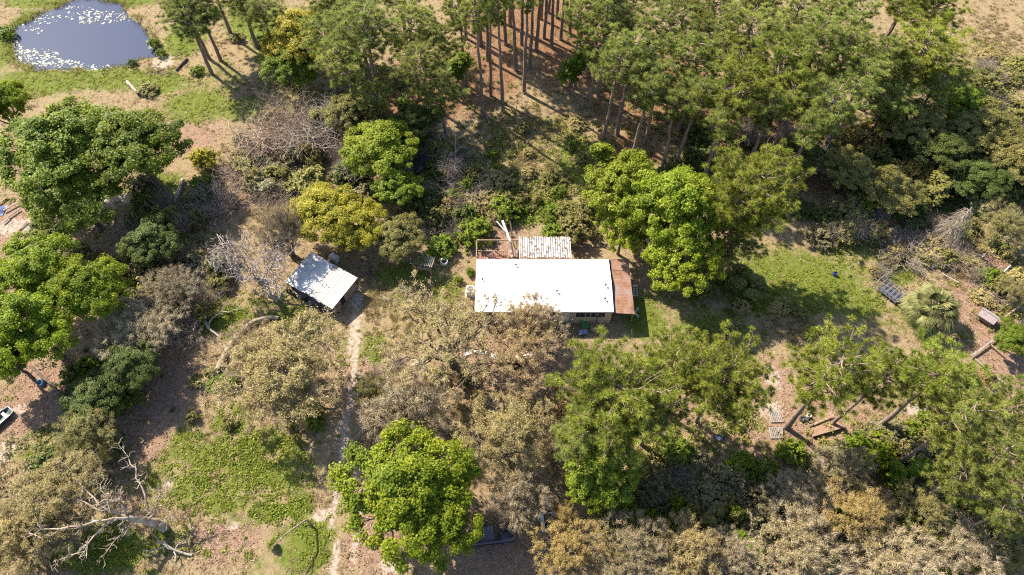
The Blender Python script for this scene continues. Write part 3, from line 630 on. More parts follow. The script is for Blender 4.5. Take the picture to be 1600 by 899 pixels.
# green broadleaf trees
for a in (
    ('oak0', 95, 235, 98, 13, 'green', 'largest dark green oak, its round crown just below the pond'),
    ('oak1', 205, 225, 82, 12, 'green', 'dark green oak joined to the right side of the biggest crown below the pond'),
    ('oak2', 120, 310, 70, 9, 'green', 'lower dark green oak in front of the biggest crown below the pond'),
    ('oak2', -2, 165, 42, 10, 'bright', 'yellow green oak cut by the left edge below the pond'),
    ('oak1', 62, 425, 68, 10, 'bright', 'upper crown of the yellow green oaks at the left edge'),
    ('oak2', 130, 452, 62, 10, 'bright', 'right crown of the yellow green oaks at the left edge'),
    ('oak0', 38, 505, 75, 11, 'bright', 'lower crown of the yellow green oaks at the left edge'),
    ('oak1', 5, 555, 45, 8, 'green', 'shaded green oak at the left edge under the yellow green oaks'),
    ('oak0', 625, 770, 102, 11.5, 'bright', 'big bright green oak over the sandy track at the bottom'),
    ('oak2', 690, 820, 66, 9, 'bright', 'smaller bright green crown at the lower right of the big track oak'),
    ('maple0', 985, 300, 72, 12, 'lime', 'light green feathery tree right behind the house, back crown'),
    ('maple1', 1050, 330, 78, 14.5, 'lime', 'tallest light green feathery tree right of the house'),
    ('maple0', 1065, 415, 60, 10, 'lime', 'light green feathery tree nearest the rusty awning'),
    ('maple1', 975, 355, 46, 8.5, 'lime', 'small light green feathery tree touching the house corner'),
    ('maple1', 600, 232, 62, 8.5, 'lime', 'light green round tree in the thicket behind the shed'),
    ('maple0', 620, 292, 40, 6, 'mid', 'darker green tree just below the light green round tree'),
    ('oak1', 505, 328, 60, 7.5, 'yellow', 'yellow leaved tree right above the shed'),
    ('oak2', 556, 350, 48, 6.5, 'yellow', 'yellow green tree between the shed and the arbor'),
    ('oak0', 618, 368, 42, 5.5, 'olive', 'olive green bushy tree above the arbor'),
    ('oak1', 470, 52, 60, 10, 'yellow', 'yellow green broadleaf tree among the pines right of the pond'),
    ('maple0', 455, 105, 42, 7, 'mid', 'green broadleaf tree under the yellow green one by the pines'),
    ('maple1', 938, 725, 62, 9, 'mid', 'soft green broadleaf tree under the big pine at the bottom'),
    ('maple0', 925, 765, 40, 6.5, 'lime', 'light green low tree beside the blue and white drum'),
    ('sapling', 893, 108, 28, 7, 'mid', 'slender green tree alone in the pine straw clearing'),
    ('sapling', 715, 105, 26, 6, 'mid', 'slender green tree left of the tall bare trunks'),
    ('sapling', 945, 245, 26, 5, 'lime', 'small lime green tree at the top of the light green trees'),
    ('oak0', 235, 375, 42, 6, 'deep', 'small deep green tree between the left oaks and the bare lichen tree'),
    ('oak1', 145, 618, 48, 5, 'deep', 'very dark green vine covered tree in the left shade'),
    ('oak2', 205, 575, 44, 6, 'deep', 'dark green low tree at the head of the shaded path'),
    ('oak2', 1395, 300, 46, 5.5, 'olive', 'olive green tree at the far edge of the shaded lawn'),
    ('oak1', 1330, 265, 44, 6, 'olive', 'olive tree between the wood corner and the olive lawn edge tree'),
    ('maple0', 1420, 190, 50, 7, 'olive', 'olive broadleaf tree under the leaning pines'),
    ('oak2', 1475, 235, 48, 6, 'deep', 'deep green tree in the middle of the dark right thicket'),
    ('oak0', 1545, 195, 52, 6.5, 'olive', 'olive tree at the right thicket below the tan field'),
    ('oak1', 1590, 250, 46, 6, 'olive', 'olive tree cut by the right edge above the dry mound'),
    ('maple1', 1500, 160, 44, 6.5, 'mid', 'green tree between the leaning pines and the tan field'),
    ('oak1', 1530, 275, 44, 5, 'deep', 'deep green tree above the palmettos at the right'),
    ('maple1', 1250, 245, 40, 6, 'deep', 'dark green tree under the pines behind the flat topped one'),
    ('oak2', 650, 190, 40, 6, 'deep', 'dark green tree under the pine right of the thicket centre'),
    ('maple0', 545, 175, 40, 6, 'olive', 'olive tree left above the light green round tree'),
    ('oak0', 1585, 525, 30, 4.0, 'mid', 'green bush cut by the right edge beside the fence rails')):
    tree(*a, group=GR_O)
# thin, tan or grey oaks
for a in (
    ('thin0', 440, 590, 100, 9, 'tan', 'wide pale tan oak beside the sandy track, left of it'),
    ('twiggy0', 395, 545, 50, 6, 'tan', 'small pale tan oak behind the wide one by the track'),
    ('sparse', 700, 525, 118, 9, 'tan', 'see through tan oak in front of the left end of the house'),
    ('sparse', 812, 550, 84, 8, 'rust', 'rusty brown see through oak leaning over the front roof edge'),
    ('twiggy1', 826, 500, 50, 6.2, 'rust', 'rusty brown oak top against the white roof'),
    ('twiggy1', 640, 635, 72, 7.5, 'greyolive', 'grey green oak just above the big bright green track oak'),
    ('thin0', 575, 610, 30, 5, 'olive', 'little olive oak on the right side of the sandy track'),
    ('thin2', 795, 680, 76, 9, 'tan', 'dense tan grey oak between the track oak and the big pine'),
    ('twiggy1', 810, 765, 55, 7, 'greyolive', 'grey green oak hanging over the white trailer'),
    ('thin0', 885, 862, 55, 6, 'gold', 'golden leaved low oak in front of the white trailer'),
    ('thin2', 880, 810, 26, 5, 'gold', 'narrow golden sapling right beside the white trailer'),
    ('twiggy0', 985, 862, 62, 6, 'olive', 'olive tan bushy oak right of the golden one at the bottom edge'),
    ('thin2', 1075, 860, 60, 6, 'tan', 'tan oak at the bottom edge, third from the white trailer'),
    ('twiggy1', 1150, 875, 50, 5, 'greyolive', 'grey tan oak at the bottom edge left of the dark car corner'),
    ('twiggy0', 1250, 858, 66, 6, 'tan', 'pale twiggy oak right of the dark car corner at the bottom'),
    ('thin2', 1345, 800, 56, 6.5, 'gold', 'golden brown oak below the dug pit and tyre'),
    ('twiggy1', 1395, 865, 70, 6, 'tan', 'pale twiggy oak at the bottom edge under the golden brown oak'),
    ('thin1', 1320, 735, 48, 5, 'greyolive', 'grey brown low oak just below the dug pit'),
    ('twiggy0', 1245, 785, 52, 5, 'greyolive', 'grey brown low oak at the left of the golden brown oak'),
    ('thin2', 1450, 800, 50, 5.5, 'olive', 'olive brown oak left of the lower right pines'),
    ('twiggy0', 1500, 860, 58, 5.5, 'greyolive', 'grey green oak at the bottom right corner'),
    ('thin0', 1575, 850, 52, 5, 'olive', 'olive oak cut by the bottom right corner'),
    ('twiggy0', 215, 520, 62, 6, 'greyolive', 'grey green oak left of the fallen white limb'),
    ('twiggy0', 270, 455, 48, 5, 'greyolive', 'grey brown oak in shade below the small deep green tree'),
    ('thin2', 130, 685, 52, 6, 'olive', 'grey olive oak above the large dead tree'),
    ('thin0', 78, 785, 72, 7, 'tan', 'tan brown oak at the left edge beside the large dead tree'),
    ('thin2', 15, 850, 62, 6, 'tan', 'tan brown oak in the bottom left corner'),
    ('twiggy1', 90, 830, 46, 5, 'greyolive', 'grey olive oak below the left arms of the dead tree'),
    ('twiggy1', 440, 358, 44, 8.5, 'tan', 'pale tan thin oak right behind the bare lichen tree'),
    ('thin0', 1575, 352, 46, 4.5, 'olive', 'dry olive mound of brush at the right edge'),
    ('thin1', 1590, 455, 26, 4, 'olive', 'dry olive brush at the right edge above the fence rails')):
    tree(*a, group=GR_T)
# pines around the yard
for a in (
    ('pine_wide', 958, 612, 112, 13.5, 'pineyel', 'big round pine in front of the right end of the house', None),
    ('pine_wide', 1125, 590, 84, 13.5, 'pineyel', 'yellow green pine right of the biggest pine in the front yard', None),
    ('pine2', 1045, 565, 58, 12, 'pineyel', 'smaller pine between the two big front yard pines', None),
    ('pine2', 930, 670, 72, 10.5, 'pine', 'pine hanging over the soft green tree below the biggest pine', None),
    ('pine0', 1025, 640, 58, 11, 'pine', 'pine filling the gap between the big front yard pines', None),
    ('pine_wide', 1182, 300, 86, 16, 'pineyel', 'flat topped yellow green pine beyond the light green trees', None),
    ('pine2', 1150, 372, 48, 9, 'pine', 'lower dark pine under the flat topped one by the lawn', None),
    ('pine0', 1290, 562, 78, 15.5, 'pineyel', 'pine rooted beside the grey pallets, leaning right', (1228, 668)),
    ('pine1', 1448, 562, 66, 15.5, 'pineyel', 'pine whose crown stands just below the fan palm', (1370, 668)),
    ('pine2', 1372, 590, 54, 14, 'pineyel', 'pine between the pallet pine and the one below the fan palm', None),
    ('pine0', 1505, 655, 58, 15, 'pine', 'pine whose bare lower trunk points at the dug pit', (1400, 727)),
    ('pine2', 1575, 640, 46, 13, 'pine', 'pine at the right edge below the fence rails', None),
    ('pine1', 1545, 735, 62, 14, 'pine', 'pine with the pale broken trunk near the lower right corner', (1450, 772)),
    ('pine2', 1500, 740, 50, 12, 'pine', 'dark pine behind the pale broken trunk at lower right', None),
    ('pine0', 1580, 790, 46, 13, 'pine', 'lowest pine on the right edge above the pink soil', None)):
    tree(*a[:6], a[6], name='pine_tree', base=a[7], group=GR_Y)
# pines of the back wood
for a in (
    ('pine0', 288, 28, 46, 12, 'pine', 'pine nearest the pond, leftmost of its row', (331, 116)),
    ('pine1', 315, 20, 42, 12, 'pine', 'second pine from the pond, thin straight trunk', (327, 92)),
    ('pine0', 335, 20, 44, 12, 'pine', 'third pine from the pond, over the bare earth', (345, 95)),
    ('pine1', 350, -10, 44, 12, 'pine', 'pine at the top edge right of the pond', (362, 57)),
    ('pine0', 400, 10, 50, 12, 'pine', 'pine at the top edge above the broad shadow on the grass', (402, 75)),
    ('pine1', 430, 30, 42, 11, 'pine', 'pine left of the yellow green broadleaf tree', (436, 100)),
    ('pine1', 600, 70, 66, 17, 'pine', 'large full pine at the centre of the back left thicket', (597, 176)),
    ('pine1', 540, 95, 46, 14, 'pine', 'pine left of the large full one in the back left thicket', None),
    ('pine1', 660, 100, 50, 15, 'pine', 'pine right of the large full one in the back left thicket', None),
    ('pine1', 640, 40, 52, 15, 'pine', 'pine behind the large full one in the back left thicket', None),
    ('pine0', 560, 35, 48, 14, 'pine', 'pine at the top edge right of the yellow green broadleaf tree', None),
    ('pine2', 585, 150, 34, 8, 'pine', 'low young pine under the large full one', None),
    ('pine0', 690, 60, 42, 12, 'pine', 'pine bordering the straight bare trunks on their left', None),
    ('pine3', 720, 15, 36, 15, 'pine', 'pine at the top edge left of the straight bare trunks', None),
    ('pine_thin', 742, -120, 30, 21, 'pine', 'foremost tall bare trunk of the straight pines', (755, 182)),
    ('pine_thin', 790, -110, 30, 21, 'pine', 'second foremost tall bare trunk of the straight pines', (786, 175)),
    ('pine_thin', 765, -120, 26, 20, 'pine', 'thin bare pine trunk between the two foremost ones', (767, 150)),
    ('pine_thin', 822, -120, 30, 20, 'pine', 'tall bare pine trunk right of the two foremost ones', (819, 145)),
    ('pine_thin', 740, -190, 26, 18, 'pine', 'bare pine trunk at the top left of the straw clearing', (741, 40)),
    ('pine_thin', 815, -190, 26, 18, 'pine', 'bare pine trunk at the top middle of the straw clearing', (815, 70)),
    ('pine_thin', 840, -190, 26, 18, 'pine', 'dark bare pine trunk over the red straw, left one', (838, 78)),
    ('pine_thin', 852, -190, 26, 18, 'pine', 'dark bare pine trunk over the red straw, second one', (850, 60)),
    ('pine_thin', 868, -190, 26, 18, 'pine', 'dark bare pine trunk over the red straw, third one', (862, 74)),
    ('pine_thin', 880, -190, 26, 18, 'pine', 'dark bare pine trunk over the red straw, fourth one', (876, 62)),
    ('pine_thin', 895, -190, 26, 18, 'pine', 'dark bare pine trunk over the red straw, fifth one', (890, 52)),
    ('pine_thin', 800, -190, 26, 18, 'pine', 'slim bare pine trunk at the top edge of the straw', (797, 40)),
    ('pine_thin', 780, -190, 26, 18, 'pine', 'slim bare pine trunk left of the straw at the top edge', (776, 30)),
    ('pine_thin', 728, -190, 26, 17, 'pine', 'slim dark trunk just left of the top left bare trunk', (728, 60)),
    ('pine_thin', 752, -190, 26, 18, 'pine', 'slim dark trunk above the foremost bare trunk', (752, 70)),
    ('pine_thin', 762, -190, 26, 18, 'pine', 'slim dark trunk halfway up behind the foremost pair', (762, 95)),
    ('pine_thin', 806, -190, 26, 18, 'pine', 'slim dark trunk left of the trunk right of the pair', (806, 110)),
    ('pine_thin', 828, -190, 26, 18, 'pine', 'slim dark trunk behind the trunk right of the pair', (828, 105)),
    ('pine_thin', 845, -190, 26, 17, 'pine', 'slim dark trunk at the top edge over red straw, left', (845, 30)),
    ('pine_thin', 857, -190, 26, 17, 'pine', 'slim dark trunk at the top edge over red straw, middle', (857, 20)),
    ('pine_thin', 870, -190, 26, 17, 'pine', 'slim dark trunk at the top edge over red straw, right', (870, 28)),
    ('pine_thin', 885, -190, 26, 17, 'pine', 'slim dark trunk at the top edge beside the straw', (885, 25)),
    ('pine_thin', 905, -190, 26, 18, 'pine', 'slim trunk right above the slender green clearing tree', (905, 70)),
    ('pine_thin', 920, -190, 26, 18, 'pine', 'slim trunk right of the slender green clearing tree', (920, 120)),
    ('pine_thin', 790, -190, 26, 18, 'pine', 'slim dark trunk in the centre of the straw', (790, 70)),
    ('pine_thin', 935, -190, 26, 17, 'pine', 'slim trunk behind the clearing pine with bare foot', (935, 150)),
    ('pine_thin', 708, -190, 26, 16, 'pine', 'slim trunk at the left end of the straight pines', (708, 40)),
    ('pine3', 955, 122, 44, 15, 'pine', 'pine with bare foot at the right side of the clearing', (943, 217)),
    ('pine1', 992, 62, 50, 16, 'pine', 'tall pine right of the clearing with bare dark trunk', (964, 211)),
    ('pine0', 935, 65, 44, 14, 'pine', 'pine edging the red straw on its right', None),
    ('pine3', 965, 20, 46, 15, 'pine', 'pine at the top edge right of the red straw', None),
    ('pine1', 1025, 120, 46, 14, 'pine', 'pine with two bare feet left of the wood centre', (1008, 225)),
    ('pine0', 1045, 45, 52, 15, 'pine', 'pine in the top middle of the dense wood', None),
    ('pine2', 1090, 95, 54, 15, 'pine', 'full pine at the left of the dense wood', None),
    ('pine0', 1105, 20, 50, 15, 'pine', 'pine at the top edge of the dense wood, left', None),
    ('pine_thin', 1060, 165, 34, 13, 'pine', 'lower pine over the shaded straw above the light green trees', None),
    ('pine2', 1150, 140, 60, 16, 'pineyel', 'full yellowish pine at the middle of the dense wood', None),
    ('pine0', 1165, 55, 56, 16, 'pine', 'pine at the top edge of the dense wood, middle', None),
    ('pine_thin', 1130, 190, 32, 13, 'pine', 'pine nearest the flat topped pine, left of it', None),
    ('pine2', 1215, 110, 56, 16, 'pineyel', 'yellowish pine right of the middle of the dense wood', None),
    ('pine0', 1240, 30, 54, 15, 'pine', 'pine at the top edge of the dense wood, right of middle', None),
    ('pine_thin', 1205, 170, 36, 14, 'pine', 'pine above the flat topped pine, over the dark trunks', None),
    ('pine2', 1275, 80, 60, 16, 'pine', 'large rounded pine at the right of the dense wood', None),
    ('pine0', 1300, 165, 56, 15, 'pine', 'large pine at the lower right of the dense wood', None),
    ('pine_thin', 1265, 190, 36, 14, 'pine', 'pine overhanging the back corner of the lawn', None),
    ('pine0', 1335, 40, 46, 14, 'pine', 'pine left of the two leaning bare pines', None),
    ('pine3', 1345, 120, 44, 14, 'pine', 'pine just left of the leaning bare trunk', None),
    ('pine1', 1445, 70, 66, 15, 'pineyel', 'leaning pine with long bare trunk at the wood right edge', (1377, 188)),
    ('pine3', 1400, 30, 52, 16, 'pineyel', 'leaning pine with dark trunk behind the bare trunked one', (1348, 120)),
    ('pine2', 1460, 20, 48, 14, 'pineyel', 'pine at the top edge beside the tan field', None),
    ('pine2', 1465, 125, 46, 11, 'pine', 'pine nearest the tan field at the right', None),
    ('pine1', 1000, -20, 46, 14, 'pine', 'pine cut by the top edge right of the red straw', None),
    ('pine0', 1190, -15, 50, 14, 'pine', 'pine cut by the top edge of the dense wood', None),
    ('pine0', 1310, -10, 50, 14, 'pine', 'pine cut by the top edge right of the dense wood', None),
    ('pine2', 510, -15, 50, 13, 'pine', 'pine cut by the top edge over the yellow green tree', None),
    ('pine0', 620, -25, 50, 13, 'pine', 'pine cut by the top edge over the back left thicket', None),
    ('pine3', 1120, 60, 44, 15, 'pine', 'slim pine behind the full pine at the left of the dense wood', None),
    ('pine1', 1180, 5, 46, 15, 'pine', 'slim pine in the top row of the dense wood, centre', None),
    ('pine3', 1245, 150, 46, 14, 'pineyel', 'slim yellowish pine over the dark trunks of the dense wood', None),
    ('pine3', 1085, 150, 42, 14, 'pine', 'slim pine over the shaded straw, left of the yellowish pine', None),
    ('pine1', 1380, 85, 44, 14, 'pine', 'slim pine between the two leaning bare pines', None),
    ('pine2', 1395, 150, 46, 10, 'pine', 'low pine at the foot of the leaning bare trunk', None),
    ('pine0', 1320, 95, 48, 14, 'pineyel', 'yellowish pine right of the large rounded one in the wood', None),
    ('pine_thin', 1010, 140, 34, 14, 'pine', 'slim pine right beside the clearing pine with bare foot', None),
    ('pine0', 505, 60, 44, 12, 'pine', 'pine just right of the yellow green broadleaf tree', None),
    ('pine1', 690, 145, 40, 10, 'pine', 'low pine at the left edge of the dry grass clearing', None),
    ('pine3', 910, 20, 36, 15, 'pine', 'pine directly above the slender green tree in the clearing', None),
    ('pine0', 1430, 110, 44, 12, 'pineyel', 'pine crown below the leaning bare trunked pine', None),
    ('pine1', 1075, -10, 46, 14, 'pine', 'pine cut by the top edge left of the dense wood', None),
    ('pine2', 1420, -10, 46, 13, 'pineyel', 'pine cut by the top edge near the tan field', None)):
    tree(*a[:6], a[6], name='pine_tree', base=a[7], group=GR_P)
# shrubs
for a in (
    ('shrub0', 320, 250, 25, 3.2, 'yellow', 'round golden yellow bush on the open pink ground'),
    ('shrub1', 315, 285, 20, 2.2, 'green', 'green bush under the round golden yellow one'),
    ('shrub1', 742, 362, 30, 2.8, 'mid', 'green bush left of the white gutters behind the house'),
    ('shrub2', 902, 358, 34, 3.0, 'olive', 'olive bush behind the corrugated patio roof'),
    ('shrub0', 865, 362, 22, 1.8, 'mid', 'fresh green bush right behind the corrugated patio roof'),
    ('shrub0', 735, 425, 9, 0.9, 'mid', 'small green bush near the left house wall'),
    ('shrub1', 716, 437, 8, 0.9, 'weed', 'small bright bush left of the house by the path'),
    ('shrub2', 1355, 215, 34, 3.0, 'gold', 'yellow brown bush at the foot of the leaning bare pine'),
    ('shrub0', 1432, 268, 28, 3.2, 'gold', 'orange brown bush in the dark right thicket'),
    ('shrub1', 1340, 320, 30, 2.8, 'olive', 'olive bush at the back right corner of the lawn'),
    ('shrub2', 1238, 708, 26, 2.2, 'mid', 'green bush right below the grey pallets'),
    ('shrub0', 1352, 838, 24, 3.2, 'weed', 'bright yellow green bush between the pale twiggy oaks'),
    ('shrub1', 1500, 888, 22, 2.6, 'yellow', 'yellow bush at the bottom edge on the right'),
    ('shrub2', 240, 68, 10, 1.2, 'mid', 'low green bush on the right bank of the pond'),
    ('shrub0', 205, 98, 9, 0.8, 'deep', 'dark small bush on the near bank of the pond'),
    ('shrub1', 5, 50, 16, 1.4, 'mid', 'green reeds and bush on the left bank of the pond'),
    ('shrub2', 230, 140, 18, 1.0, 'olive', 'brushy weeds beside the pale log near the pond'),
    ('shrub1', 690, 385, 24, 2.0, 'mid', 'green bush between the arbor and the house back'),
    ('shrub2', 660, 320, 34, 2.6, 'deep', 'dark green bush behind the arbor'),
    ('shrub0', 480, 285, 34, 2.6, 'olive', 'olive bush above the yellow tree behind the shed'),
    ('shrub1', 545, 270, 30, 2.4, 'deep', 'dark bush left below the light green round tree'),
    ('shrub2', 1060, 705, 28, 2.0, 'mid', 'low green bush at the foot of the yellow green front pine'),
    ('shrub0', 1030, 765, 34, 2.0, 'greyolive', 'grey green bush right of the blue and white drum'),
    ('shrub1', 1110, 780, 36, 2.0, 'greyolive', 'grey green bush in the shade at the bottom centre right'),
    ('shrub2', 1190, 820, 40, 2.6, 'greyolive', 'grey green bush left of the grey brown low oak'),
    ('shrub0', 1555, 220, 44, 3.4, 'greyolive', 'grey brown bush at the right edge below the tan field'),
    ('shrub1', 1590, 290, 36, 3.0, 'deep', 'dark bush at the right edge beside the palmettos'),
    ('shrub2', 1540, 140, 34, 2.6, 'olive', 'olive bush on the border of the tan field'),
    ('shrub0', 1590, 175, 34, 2.6, 'olive', 'olive bush at the right edge under the tan field'),
    ('shrub1', 1420, 330, 34, 2.4, 'deep', 'dark bush left of the grey dead drooping tree'),
    ('shrub2', 1490, 195, 44, 3.2, 'olive', 'olive bush behind the palmettos'),
    ('shrub0', 1440, 225, 36, 3.0, 'deep', 'dark green bush above the orange brown one'),
    ('shrub0', 425, 852, 9, 1.0, 'weed', 'little green tuft at the end of the crooked leaning stem'),
    ('shrub1', 1000, 275, 20, 1.6, 'olive', 'olive bush at the foot of the clearing pines'),
    ('shrub2', 860, 275, 16, 1.4, 'olive', 'small grey green bush in the dry grass clearing')):
    tree(*a, name='shrub', cat='shrub', group=GR_S)
# leafless brush
for a in (
    ('brush0', 440, 175, 62, 5.0, 'brush', 'large pinkish bare brush behind the light green round tree'),
    ('brush2', 405, 215, 46, 4.0, 'brush', 'bare brush on the pink ground left of the large one'),
    ('brush1', 375, 255, 50, 2.6, 'brush', 'low tan bare brush right of the round golden bush'),
    ('brush2', 480, 215, 46, 4.2, 'greybrush', 'grey bare brush right of the large pinkish one'),
    ('brush1', 335, 310, 52, 2.6, 'greybrush', 'grey tangled bare brush above the bare lichen tree'),
    ('brush0', 420, 310, 44, 2.6, 'brush', 'tan bare brush left above the yellow tree'),
    ('brush1', 725, 285, 58, 2.2, 'greybrush', 'heap of grey bare branches left of the clearing'),
    ('brush0', 700, 245, 40, 3.0, 'greybrush', 'grey bare brush at the foot of the bare sapling'),
    ('brush1', 660, 350, 34, 1.6, 'brush', 'pinkish dead brush behind the arbor'),
    ('brush2', 515, 180, 36, 3.6, 'greybrush', 'grey bare stems under the left thicket pines'),
    ('brush1', 1420, 385, 56, 1.8, 'greybrush', 'grey brown dead brush behind the metal frame'),
    ('brush0', 1495, 395, 50, 1.6, 'brush', 'pink brown dead brush below the grey drooping tree'),
    ('brush1', 1550, 445, 46, 1.4, 'brush', 'tan dead brush between the rusty coop and the grey hutch'),
    ('brush2', 1290, 250, 44, 2.6, 'greybrush', 'bare stems under the lower right wood pines'),
    ('brush0', 1540, 180, 40, 2.6, 'brush', 'tan bare brush at the corner of the tan field'),
    ('brush1', 280, 520, 40, 1.8, 'greybrush', 'grey dead brush left of the fallen white limb'),
    ('brush0', 775, 795, 34, 2.6, 'brush', 'bare twiggy bush beside the dark car under the trees'),
    ('brush1', 1305, 868, 50, 3.4, 'brush', 'bare pale twigs in front of the golden brown oak'),
    ('brush1', 1440, 858, 40, 3.2, 'brush', 'bare pale twigs at the bottom edge near the yellow bush')):
    tree(a[0], a[1], a[2], a[3], a[4], None, a[6], name='bare_brush', cat='brush', bark=a[5], group=GR_B)

# ------------------------------------------------------------------ dead trees, built branch by branch
def limb(pts, r0, r1, n=9, seed=0, amp=0.02):
    """a crooked limb through points given as (px, py, height)"""
    rs = np.random.RandomState(seed); P = np.array([G(*p) for p in pts]); seg = [0] + list(np.cumsum(np.linalg.norm(np.diff(P, axis=0), axis=1)))
    t = np.linspace(0, seg[-1], max(n, 2 * len(pts))); Q = np.stack([np.interp(t, seg, P[:, k]) for k in range(3)], 1)
    o = rs.normal(size=Q.shape) * amp * seg[-1] * 0.5; o[0] = 0; return Q + o, np.linspace(r0, r1, len(Q))
def dead(name, label, cat, trunk, arms, mat, twig_n=10, twig_l=(0.4, 1.1), twig_r=0.025, seed=1, group='dead trees', sub=2):
    rs = np.random.RandomState(seed); base = trunk[0][0]; o = thing(name, label, cat, (base[0], base[1], 0), 0, group); off = np.array([base[0], base[1], 0])
    link('trunk', tubes('trunk', [(p - off, r, 9) for p, r in [trunk]]), mat, o)
    for p, r in arms:
        T = [(p - off, r, 6)]
        for k in range(twig_n):
            i = rs.randint(2, len(p)); d = unit(unit(p[-1] - p[0]) * 0.6 + rs.normal(size=3) * 0.75); l_ = rs.uniform(*twig_l)
            q = wig(rs, p[i], p[i] + d * l_, 4, 0.09); rr = min(r[i] * 0.7, twig_r * 1.6); T.append((q - off, np.linspace(rr, twig_r * 0.4, 4), 4))
            for _ in range(sub):
                j = rs.randint(1, 4); d2 = unit(d + rs.normal(size=3) * 0.8); T.append((wig(rs, q[j], q[j] + d2 * l_ * 0.5, 3, 0.08) - off, np.linspace(twig_r * 0.8, twig_r * 0.3, 3), 3))
        link('branch', tubes('branch', T), mat, o)
    return o
tr = limb([(258, 826, -0.2), (246, 818, 1.2), (222, 812, 2.6), (200, 810, 3.6)], 0.50, 0.30, 10, 1, 0.012)
arms = [limb(q, a, b, 9, 20 + i, 0.035) for i, (q, a, b) in enumerate((
    ([(200, 810, 3.6), (186, 808, 4.2), (160, 812, 4.8), (110, 824, 5.4), (36, 838, 5.8)], 0.15, 0.025),
    ([(204, 810, 3.4), (165, 795, 4.4), (135, 768, 5.0), (106, 726, 5.6)], 0.14, 0.025),
    ([(160, 800, 4.4), (130, 782, 5.0), (96, 780, 5.4), (58, 790, 5.8)], 0.10, 0.02),
    ([(232, 812, 2.6), (240, 800, 3.2), (226, 790, 4.0), (222, 752, 5.0), (205, 725, 5.6), (180, 694, 6.2)], 0.13, 0.025),
    ([(240, 806, 3.0), (244, 782, 4.0), (262, 752, 5.0)], 0.10, 0.02),
    ([(200, 808, 3.6), (190, 790, 4.4), (184, 770, 5.0)], 0.12, 0.02),
    ([(172, 800, 4.3), (166, 775, 5.0), (148, 748, 5.6)], 0.10, 0.02),
    ([(212, 814, 3.2), (196, 830, 3.2), (178, 846, 3.4), (163, 866, 3.4)], 0.09, 0.02),
    ([(182, 812, 4.2), (150, 830, 4.4), (130, 862, 4.2), (90, 876, 4.4)], 0.11, 0.02),
    ([(252, 818, 1.0), (262, 808, 2.0), (272, 803, 2.6)], 0.06, 0.02)))]
dead('dead_tree', 'large gnarled grey dead tree with spreading bare arms, bottom left', 'dead tree', tr, arms, B['dead'], 26, (0.35, 1.2), 0.036, 3)
tr = limb([(300, 868, 0.05), (268, 858, 0.5), (255, 845, 0.9)], 0.12, 0.07, 6, 2)
arms = [limb(q, 0.07, 0.02, 7, 40 + i, 0.05) for i, q in enumerate(([(268, 858, 0.5), (250, 850, 0.9), (238, 832, 1.2), (234, 826, 1.3)], [(274, 860, 0.4), (278, 850, 0.8), (290, 844, 1.0), (298, 840, 1.0)], [(262, 852, 0.7), (240, 860, 0.9), (226, 860, 1.0)], [(272, 862, 0.4), (276, 874, 0.5), (270, 884, 0.5)]))]
dead('fallen_limb', 'small pale forked limb lying below the large dead tree', 'fallen limb', tr, arms, B['lichen'], 4, (0.3, 0.7), 0.025, 4)
# the pale lichen-covered tree left of the shed
rs = np.random.RandomState(77); zc_ = 5.2; base = G(432, 470, 0); P_ = []
for cx, cy, rx, ry, n_ in ((392, 400, 62, 42, 190), (350, 395, 30, 26, 70), (425, 430, 26, 40, 60), (440, 385, 26, 26, 40)):
    for _ in range(n_):
        a = rs.uniform(0, 6.28); q = math.sqrt(rs.rand()); P_.append(G(cx + rx * q * math.cos(a), cy + ry * q * math.sin(a), rs.uniform(4.2, 6.2)))
P_ = np.array(P_) - np.array([base.x, base.y, 0]); T_, od_ = branching(rs, P_, 2.2, 0.26, 7, 8, (-1.0, 0.6), wg=0.11, tw=4)
T_ = [(p, np.maximum(r, 0.035), s) for p, r, s in T_]
for i in range(len(P_)):
    for _ in range(3):
        d = unit(od_[i] * 0.6 + rs.normal(size=3) * 0.7); T_.append((wig(rs, P_[i], P_[i] + d * rs.uniform(0.3, 0.7), 3, 0.12), np.linspace(0.032, 0.016, 3), 3))
o = thing('dead_tree', 'pale lichen crusted bare tree with crooked branches left of the shed', 'dead tree', (base.x, base.y, 0), 0, 'dead trees'); link('branches', tubes('branches', T_), B['lichen'], o)
tr = limb([(345, 528, 0.05), (325, 512, 0.5), (318, 495, 0.9)], 0.16, 0.10, 6, 5)
arms = [limb(q, 0.10, 0.03, 8, 50 + i, 0.05) for i, q in enumerate(([(322, 508, 0.6), (312, 490, 1.2), (304, 480, 1.5), (298, 484, 1.5)], [(326, 512, 0.5), (335, 490, 1.2), (352, 486, 1.4), (376, 485, 1.2)], [(320, 502, 0.8), (306, 500, 1.0), (302, 520, 0.9), (296, 532, 0.7)], [(318, 498, 0.9), (322, 482, 1.4), (312, 472, 1.7)]))]
dead('fallen_limb', 'white forked dead limb lying in the shade left of the fallen log', 'fallen limb', tr, arms, B['lichen'], 6, (0.4, 0.9), 0.03, 6)
def log(label, pts, r0, r1, mat, name='fallen_log', seed=3, cat='log'):
    p, r = limb(pts, r0, r1, 10, seed, 0.012); o = link(name, tubes(name, [(p, r, 9), (p[[0, 0]] + np.array([[0, 0, 0], [0, 0, 0.001]]), np.array([r0, 0.001]), 9)]), mat); return tag(o, label, cat)
log('curved brown fallen trunk between the shed and the wide tan oak', [(341, 578, 0.25), (352, 555, 0.3), (364, 532, 0.35), (384, 512, 0.4), (405, 498, 0.4), (436, 496, 0.3)], 0.36, 0.24, B['tanoak'])
log('weathered grey log lying beside the big dark green oak', [(286, 281, 0.3), (280, 298, 0.3), (273, 317, 0.3)], 0.26, 0.22, B['dead'], seed=5)
